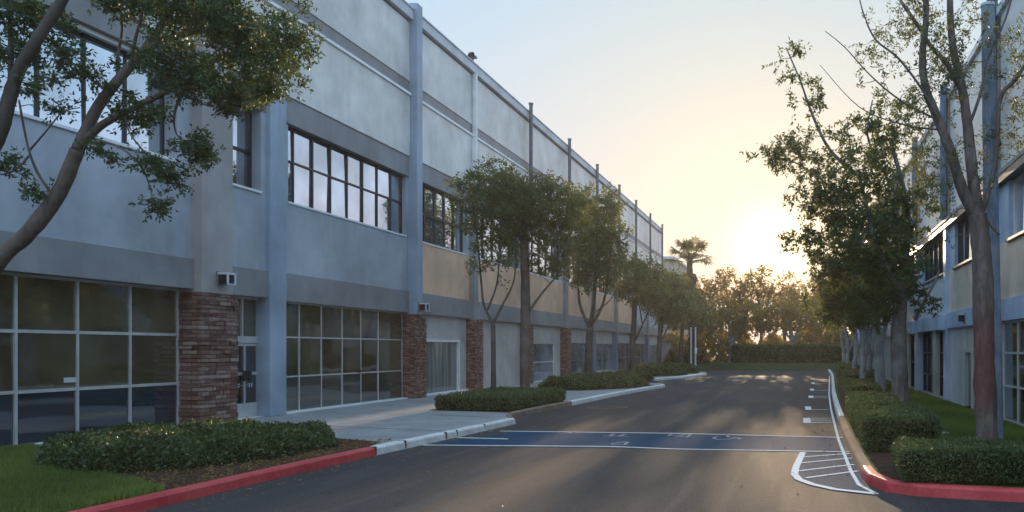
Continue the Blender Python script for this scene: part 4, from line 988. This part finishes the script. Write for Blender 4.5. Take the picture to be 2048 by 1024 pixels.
# ------------------------------------------------------------------ hedges
def hedge(name, label, corners, h, z0=0.15, dens=1800, leaf=(0.05, 0.028), m='hedge_leaf', seed=1, group=None, cat='hedge', rnd=0.07):
    """corners: quad in plan (4 points, anticlockwise)"""
    nr = np.random.default_rng(seed); c = Vector((sum(p[0] for p in corners) / 4, sum(p[1] for p in corners) / 4, z0))
    A, B, C_, D_ = [np.array(p, float) for p in corners]
    def plan(u, v): return ((1 - u) * (1 - v))[:, None] * A + (u * (1 - v))[:, None] * B + (u * v)[:, None] * C_ + ((1 - u) * v)[:, None] * D_
    wu = np.linalg.norm(B - A); wv = np.linalg.norm(D_ - A)
    root = empty(name, c, label, cat, group)
    mb = MB(); nx = max(3, int(wu / 0.3)); ny = max(3, int(wv / 0.3)); rr = random.Random(seed)
    ins = 0.06
    g = {}
    for i in range(nx + 1):
        for j in range(ny + 1):
            u = ins / wu + (1 - 2 * ins / wu) * i / nx; v = ins / wv + (1 - 2 * ins / wv) * j / ny
            p = plan(np.array([u]), np.array([v]))[0]; e = (i in (0, nx)) or (j in (0, ny))
            g[i, j] = len(mb.v); mb.v.append((p[0], p[1], z0 + h - 0.05 - (0.05 if e else 0) + rr.uniform(-.015, .015)))
    for i in range(nx):
        for j in range(ny): mb.f.append((g[i, j], g[i + 1, j], g[i + 1, j + 1], g[i, j + 1])); mb.m.append(0)
    ring = [(i, 0) for i in range(nx)] + [(nx, j) for j in range(ny)] + [(i, ny) for i in range(nx, 0, -1)] + [(0, j) for j in range(ny, 0, -1)]
    lo = len(mb.v)
    for r in ring: v = mb.v[g[r]]; mb.v.append((v[0], v[1], z0 - 0.02))
    k = len(ring)
    for a in range(k):
        b = (a + 1) % k; mb.f.append((g[ring[a]], lo + a, lo + b, g[ring[b]])); mb.m.append(0)
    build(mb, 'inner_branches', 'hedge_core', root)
    # leaves on top and on sides
    nt_ = int(wu * wv * dens); ns = int(2 * (wu + wv) * h * dens)
    u = nr.random(nt_); v = nr.random(nt_); pt = plan(u, v)
    du = np.minimum(u, 1 - u) * wu; dv = np.minimum(v, 1 - v) * wv; ed = np.minimum(du, dv)
    drop = np.where(ed < rnd, (1 - ed / rnd) ** 2 * rnd * 0.55, 0)
    bumpz = 0.012 * np.sin(pt[:, 0] * 5.1 + seed) + 0.012 * np.sin(pt[:, 1] * 4.3) + 0.008 * np.sin(pt[:, 0] * 13)
    zt = z0 + h - drop + bumpz + nr.normal(size=nt_) * 0.022
    Ptop = np.stack([pt[:, 0], pt[:, 1], zt], 1); Nt = np.tile([0, 0, 1.0], (nt_, 1))
    per = nr.random(ns) * 2 * (wu + wv); u = np.zeros(ns); v = np.zeros(ns); nrm = np.zeros((ns, 3))
    eu = (B - A) / wu; ev = (D_ - A) / wv
    s1 = per < wu; s2 = (per >= wu) & (per < wu + wv); s3 = (per >= wu + wv) & (per < 2 * wu + wv); s4 = per >= 2 * wu + wv
    u[s1] = per[s1] / wu; v[s1] = 0; nrm[s1, :2] = -ev
    u[s2] = 1; v[s2] = (per[s2] - wu) / wv; nrm[s2, :2] = eu
    u[s3] = 1 - (per[s3] - wu - wv) / wu; v[s3] = 1; nrm[s3, :2] = ev
    u[s4] = 0; v[s4] = 1 - (per[s4] - 2 * wu - wv) / wv; nrm[s4, :2] = -eu
    ps = plan(u, v); zz = nr.random(ns); 
    zs = z0 + 0.03 + zz * (h - 0.05)
    inset = np.where(zz > 1 - rnd / h, ((zz - (1 - rnd / h)) / (rnd / h)) ** 2 * rnd * 0.5, 0) + np.where(zz < 0.18, (0.18 - zz) * 0.35, 0)
    wob = 0.014 * np.sin(ps[:, 0] * 6 + zs * 7 + seed) + 0.014 * np.sin(ps[:, 1] * 5 + zs * 9) + nr.normal(size=ns) * 0.022
    Psd = np.stack([ps[:, 0], ps[:, 1], zs], 1) + nrm * (wob - inset)[:, None]
    P = np.concatenate([Ptop, Psd]); Nn = np.concatenate([Nt, nrm]); n = len(P)
    D = unit(Nn * 0.8 + nr.normal(size=(n, 3)) * 0.75 + np.array([0, 0, 0.25]))
    V = leaf_arrays(P - D * leaf[0] * 0.3, D, leaf[0] * nr.uniform(.6, 1.3, n), leaf[1] * nr.uniform(.7, 1.2, n), nr)
    cl = 0.5 + 0.5 * np.sin(P[:, 0] * 7 + 3 * np.sin(P[:, 1] * 5)) * np.sin(P[:, 1] * 6 + P[:, 2] * 8)
    tint = np.clip(0.25 * cl + nr.random(n) ** 1.6 * 0.8, 0, 1)
    quads_object('foliage', V, tint, M[m], root)
    return root
HG = 'clipped hedges along the right kerb'
hedge('hedge', 'long low clipped hedge nearest the camera behind the red kerb', [(1.42, 10.95), (7.4, 10.15), (7.5, 11.5), (1.48, 12.1)], 0.47, dens=3200, leaf=(0.042, 0.024), seed=1, group=HG)
hedge('hedge', 'dark square cut hedge below the big dense tree', [(1.2, 14.2), (2.52, 14.3), (2.7, 17.2), (1.25, 17.2)], 0.62, dens=2600, leaf=(0.05, 0.028), seed=2, group=HG)
hedge('hedge', 'olive rounded hedge directly behind the dark square cut one', [(1.25, 17.6), (2.4, 17.7), (2.6, 22.5), (1.4, 22.4)], 0.62, dens=1500, leaf=(0.06, 0.034), m='olive_hedge_leaf', seed=3, group=HG)
hedge('hedge', 'third hedge back from the dark square cut one', [(1.6, 25), (2.6, 25), (2.95, 31), (1.85, 31)], 0.66, dens=900, leaf=(0.08, 0.045), m='olive_hedge_leaf', seed=4, group=HG)
hedge('hedge', 'small dark hedge beside the pale trunks', [(2.0, 34), (3.6, 34), (3.9, 41), (2.25, 41)], 0.78, dens=600, leaf=(0.10, 0.055), m='olive_hedge_leaf', seed=5, group=HG)
hedge('hedge', 'low hedge at the far end of the right kerb', [(2.45, 46), (4.2, 46), (5.0, 64), (3.2, 64)], 0.8, dens=260, leaf=(0.14, 0.08), m='olive_hedge_leaf', seed=6, group=HG)
hedge('hedge', 'flat topped clipped hedge round the two trees of the first planter', [(-10.9, 24.1), (-8.5, 23.6), (-8.25, 28.4), (-10.9, 29.3)], 0.42, dens=1700, leaf=(0.065, 0.036), seed=7)
hedge('hedge', 'long dark hedge closing the far end of the drive', [(-6.5, 79.0), (6, 79.0), (6, 81.5), (-6.5, 81.5)], 1.7, z0=0.6, dens=150, leaf=(0.22, 0.12), seed=8)

def mound(name, label, poly, h, n, leaf, m, seed, soft=0.5, group=None, cat='shrub', z0=0.155):
    nr = np.random.default_rng(seed); P = np.array(poly, float); K = len(P)
    mn = P.min(0); mx = P.max(0)
    def inside(q):
        r = np.zeros(len(q), bool); j = K - 1
        for i in range(K):
            c = ((P[i, 1] > q[:, 1]) != (P[j, 1] > q[:, 1])) & (q[:, 0] < (P[j, 0] - P[i, 0]) * (q[:, 1] - P[i, 1]) / (P[j, 1] - P[i, 1] + 1e-12) + P[i, 0]); r ^= c; j = i
        return r
    def edge(q):
        d = np.full(len(q), 1e9)
        for i in range(K):
            a = P[i]; b = P[(i + 1) % K]; ab = b - a; t = np.clip(((q - a) @ ab) / (ab @ ab), 0, 1)
            d = np.minimum(d, np.linalg.norm(q - a - t[:, None] * ab, axis=1))
        return d
    def height(q):
        e = np.clip(edge(q) / soft, 0, 1); s = np.sqrt(1 - (1 - e) ** 2)
        b = 0.16 * np.sin(q[:, 0] * 3.3 + seed) * np.sin(q[:, 1] * 2.9) + 0.10 * np.sin(q[:, 0] * 8.1 + 1.7 * q[:, 1]) + 0.08 * np.sin(q[:, 1] * 9.3 - q[:, 0] * 2)
        return h * s * (1 + b)
    c = Vector((*P.mean(0), z0)); root = empty(name, c, label, cat, group)
    q = nr.uniform(mn, mx, (n * 3, 2)); q = q[inside(q)][:n]; hh = height(q); n = len(q)
    z = z0 + hh * (1 - 0.35 * nr.random(n) ** 2.5) + nr.normal(size=n) * 0.02
    Pp = np.stack([q[:, 0], q[:, 1], z], 1)
    e = 0.05; gx = (height(q + [e, 0]) - hh) / e; gy = (height(q + [0, e]) - hh) / e
    nn = unit(np.stack([-gx, -gy, np.ones(n)], 1))
    D = unit(nn * 0.9 + nr.normal(size=(n, 3)) * 0.65)
    V = leaf_arrays(Pp - D * leaf[0] * 0.3, D, leaf[0] * nr.uniform(.6, 1.3, n), leaf[1] * nr.uniform(.7, 1.2, n), nr)
    tint = np.clip(nr.random(n) ** 1.5 * 0.85 + 0.2 * np.sin(q[:, 0] * 5) * np.sin(q[:, 1] * 6), 0, 1)
    step = max(0.12, (mx - mn).max() / 60); xs = np.arange(mn[0], mx[0] + step, step); ys = np.arange(mn[1], mx[1] + step, step)
    mb = MB(); gq = np.array([(x, y) for x in xs for y in ys]); gi = inside(gq); gh = height(gq)
    for k, p in enumerate(gq): mb.v.append((p[0], p[1], z0 - 0.02 + (max(0, gh[k] - 0.06) if gi[k] else 0)))
    ny = len(ys)
    for i in range(len(xs) - 1):
        for j in range(ny - 1):
            a, b, c2, d = i * ny + j, (i + 1) * ny + j, (i + 1) * ny + j + 1, i * ny + j + 1
            if gi[a] or gi[b] or gi[c2] or gi[d]: mb.f.append((a, b, c2, d)); mb.m.append(0)
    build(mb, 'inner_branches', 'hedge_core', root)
    quads_object('foliage', V, tint, M[m], root)
mound('shrub_bed', 'broad low leafy shrubs in the mulch bed before the first storefront window', [(-12.9, 13.6), (-11.7, 12.3), (-10.4, 11.75), (-9.3, 12.1), (-8.75, 13.4), (-8.65, 15.0), (-9.2, 15.9), (-10.8, 16.3), (-12.4, 16.4), (-13.2, 15.2)], 0.35, 42000, (0.07, 0.04), 'hedge_leaf', 1, 0.45)
mound('clipped_mound', 'bright green clipped mound in the second oval planter', [(-11.9, 36.2), (-9.6, 35.8), (-8.0, 38), (-7.5, 40.6), (-8.4, 42.2), (-10.2, 44), (-11.9, 44.6)], 0.5, 16000, (0.10, 0.055), 'olive_hedge_leaf', 2, 0.7)
mound('clipped_mound', 'thin dark clipped mound in the third planter', [(-12.2, 48.5), (-10.0, 48.0), (-8.9, 49.6), (-9.6, 52), (-12.2, 53)], 0.36, 6000, (0.13, 0.07), 'hedge_leaf', 3, 0.6)
mound('clipped_mound', 'wide clipped mound near the farthest kerb nose', [(-12, 54.5), (-9.6, 53.6), (-8.3, 55.5), (-7.9, 58), (-9.5, 60), (-12, 60.5)], 0.62, 6000, (0.15, 0.08), 'olive_hedge_leaf', 4, 0.8)
mound('clipped_mound', 'farthest clipped mound at the tip of the last planter', [(-11.0, 61.2), (-9.0, 60.4), (-7.7, 60.6), (-7.6, 62), (-8.8, 64.6), (-11, 65.5)], 0.6, 4000, (0.17, 0.09), 'olive_hedge_leaf', 5, 0.8)
mound('dry_shrub', 'orange brown grassy shrub beyond the two slim posts', [(-13.0, 78), (-9.2, 77.5), (-8.6, 79), (-9.5, 81), (-13, 82)], 1.3, 3500, (0.4, 0.1), 'dry_plant', 6, 0.9, z0=0.5)

# two slim posts
for i, px in enumerate((1382, 1391)):
    p = W(px, 740, 68.0); e = empty('slim_post', (p.x, p.y, 0.15), ['left one of the two slim pale posts on the last planter', 'right one of the two slim pale posts, with a small box halfway up'][i], 'post', 'slim posts on the last planter')
    mb = MB(); mb.tube([(p.x, p.y, 0.1), (p.x, p.y, 3.85)], [0.07, 0.06], 8); build(mb, 'shaft', 'lamp_white', e)
    if i: mb = MB(); mb.box(p.x - 0.05, p.x + 0.14, p.y - 0.2, p.y - 0.06, 1.6, 2.1); build(mb, 'meter_box', 'white_trim', e, bevel=0.02)
# tall mottled round pole
b0 = W(1988, 880, 15.6); t0 = W(1976, 14, 15.6); e = empty('tall_pole', (b0.x, b0.y, 0.15), 'tall round mottled blue grey pole beside the tree with the red painted trunk', 'pole')
mb = MB(); mb.tube([(b0.x, b0.y, 0.1), (b0.x * .5 + t0.x * .5, b0.y, 4.5), (t0.x, t0.y, t0.z)], [0.19, 0.155, 0.135], 16); build(mb, 'shaft', 'pole_blue', e, smooth=False)
mb = MB(); mb.tube([(t0.x, t0.y, t0.z), (t0.x, t0.y, t0.z + 0.05)], [0.15, 0.15], 16); build(mb, 'cap', 'lamp_white', e)
# small irrigation / litter items
tag(build(MB().box(3.12, 3.3, 17.3, 17.5, 0.15, 0.19), 'valve_cover', 'lamp_white', base=(3.2, 17.4, 0.15), bevel=0.01), 'small pale valve cover lying in the right lawn', 'valve cover')
mb = MB(); mb.box(-13.3, -11.6, 53.0, 53.3, 0.15, 0.55); tag(build(mb, 'concrete_block', 'kerb_concrete', base=(-12.4, 53.1, 0.15), bevel=0.02), 'low pale concrete block beside the third planter', 'block')

# ------------------------------------------------------------------ grass
def grass(name, label, poly, n, size, seed, falloff=None):
    nr = np.random.default_rng(seed); P = np.array(poly, float); mn = P.min(0); mx = P.max(0); K = len(P)
    q = nr.uniform(mn, mx, (n * 2, 2))
    if falloff: q[:, 1] = mn[1] + (mx[1] - mn[1]) * nr.random(n * 2) ** falloff
    r = np.zeros(len(q), bool); j = K - 1
    for i in range(K):
        c = ((P[i, 1] > q[:, 1]) != (P[j, 1] > q[:, 1])) & (q[:, 0] < (P[j, 0] - P[i, 0]) * (q[:, 1] - P[i, 1]) / (P[j, 1] - P[i, 1] + 1e-12) + P[i, 0]); r ^= c; j = i
    q = q[r][:n]; n = len(q)
    h = size * nr.uniform(.5, 1.3, n) * (1 + 0.3 * np.sin(q[:, 0] * 4) * np.sin(q[:, 1] * 3)); a = nr.random(n) * 2 * np.pi; wv = np.stack([np.cos(a), np.sin(a), np.zeros(n)], 1) * (size * 0.09)
    b = np.stack([q[:, 0], q[:, 1], np.full(n, 0.155)], 1); tip = b + np.stack([nr.normal(size=n) * size * .4, nr.normal(size=n) * size * .4, h], 1)
    V = np.empty((n, 3, 3), np.float32); V[:, 0] = b - wv; V[:, 1] = b + wv; V[:, 2] = tip
    tint = np.clip(0.5 + 0.25 * np.sin(q[:, 0] * 1.9 + q[:, 1]) + nr.normal(size=n) * 0.2, 0, 1)
    tag(quads_object(name, V.reshape(-1, 3), tint, M['grass_blade'], None, 3), label, 'grass', kind='stuff')
grass('grass', 'short green grass in the lawn at the lower left', [(-14.7, 8.5), (-8.28, 8.5), (-8.24, 9.8), (-8.3, 10.5), (-9.2, 11.1), (-10.4, 11.9), (-12.3, 13.2), (-14.7, 15.4)], 110000, 0.075, 1)
grass('grass', 'short green grass between the right hedges and the building', [(2.7, 12.6), (5.25, 12.2), (5.25, 45), (3.6, 45), (2.9, 24), (2.8, 14)], 90000, 0.07, 2, 1.4)

nr = np.random.default_rng(9); n = 450
xx = np.concatenate([-7.9 + np.abs(nr.normal(size=200)) * 0.35, 0.95 - np.abs(nr.normal(size=70)) * 0.3, nr.uniform(-7.5, 0.8, 180)]); yy = np.concatenate([nr.uniform(8, 22, 200), nr.uniform(11.5, 22, 70), nr.uniform(9, 45, 180)])
dd = unit(np.stack([nr.normal(size=n), nr.normal(size=n), nr.normal(size=n) * 0.12], 1))
Vv = leaf_arrays(np.stack([xx, yy, np.full(n, 0.018)], 1), dd, nr.uniform(0.025, 0.06, n), nr.uniform(0.012, 0.03, n), nr)
Vv[:, 2] = np.clip(Vv[:, 2], 0.010, 0.035)
tag(quads_object('fallen_leaves', Vv, nr.random(n), M['dry_plant'], None), 'small dry leaves scattered over the asphalt and along the gutters', 'leaves', kind='stuff')
nr = np.random.default_rng(10); n = 2500
xx = nr.uniform(-10.3, -8.1, n); yy = 10.6 + (nr.random(n)) * 5.6; k = (xx < -8.15) & (yy > 10.4 + (-8.2 - xx) * 0.75); xx = xx[k]; yy = yy[k]; n = len(xx)
dd = unit(np.stack([nr.normal(size=n), nr.normal(size=n), nr.normal(size=n) * 0.5], 1))
Vv = leaf_arrays(np.stack([xx, yy, np.full(n, 0.172)], 1), dd, nr.uniform(0.03, 0.08, n), nr.uniform(0.012, 0.035, n), nr)
tag(quads_object('bark_mulch', Vv, nr.random(n) * 0.5, M['dry_plant'], None), 'loose bark chips and dead leaves in the bed behind the red kerb', 'mulch', kind='stuff')

# ------------------------------------------------------------------ haze
mb = MB(); mb.box(-244, 244, -64, 264, -1.0, 18.5)
hz = build(mb, 'haze', [])
m = bpy.data.materials.new('haze'); m.use_nodes = True; nt = m.node_tree; nt.nodes.clear()
o_ = nt.nodes.new('ShaderNodeOutputMaterial'); pv = nt.nodes.new('ShaderNodeVolumePrincipled')
pv.inputs['Color'].default_value = (0.95, 0.9, 0.84, 1); pv.inputs['Density'].default_value = 0.0005; pv.inputs['Anisotropy'].default_value = 0.45
nt.links.new(pv.outputs[0], o_.inputs['Volume']); hz.data.materials.append(m)
tag(hz, 'thin warm evening haze hanging over the drive', 'haze', kind='stuff')
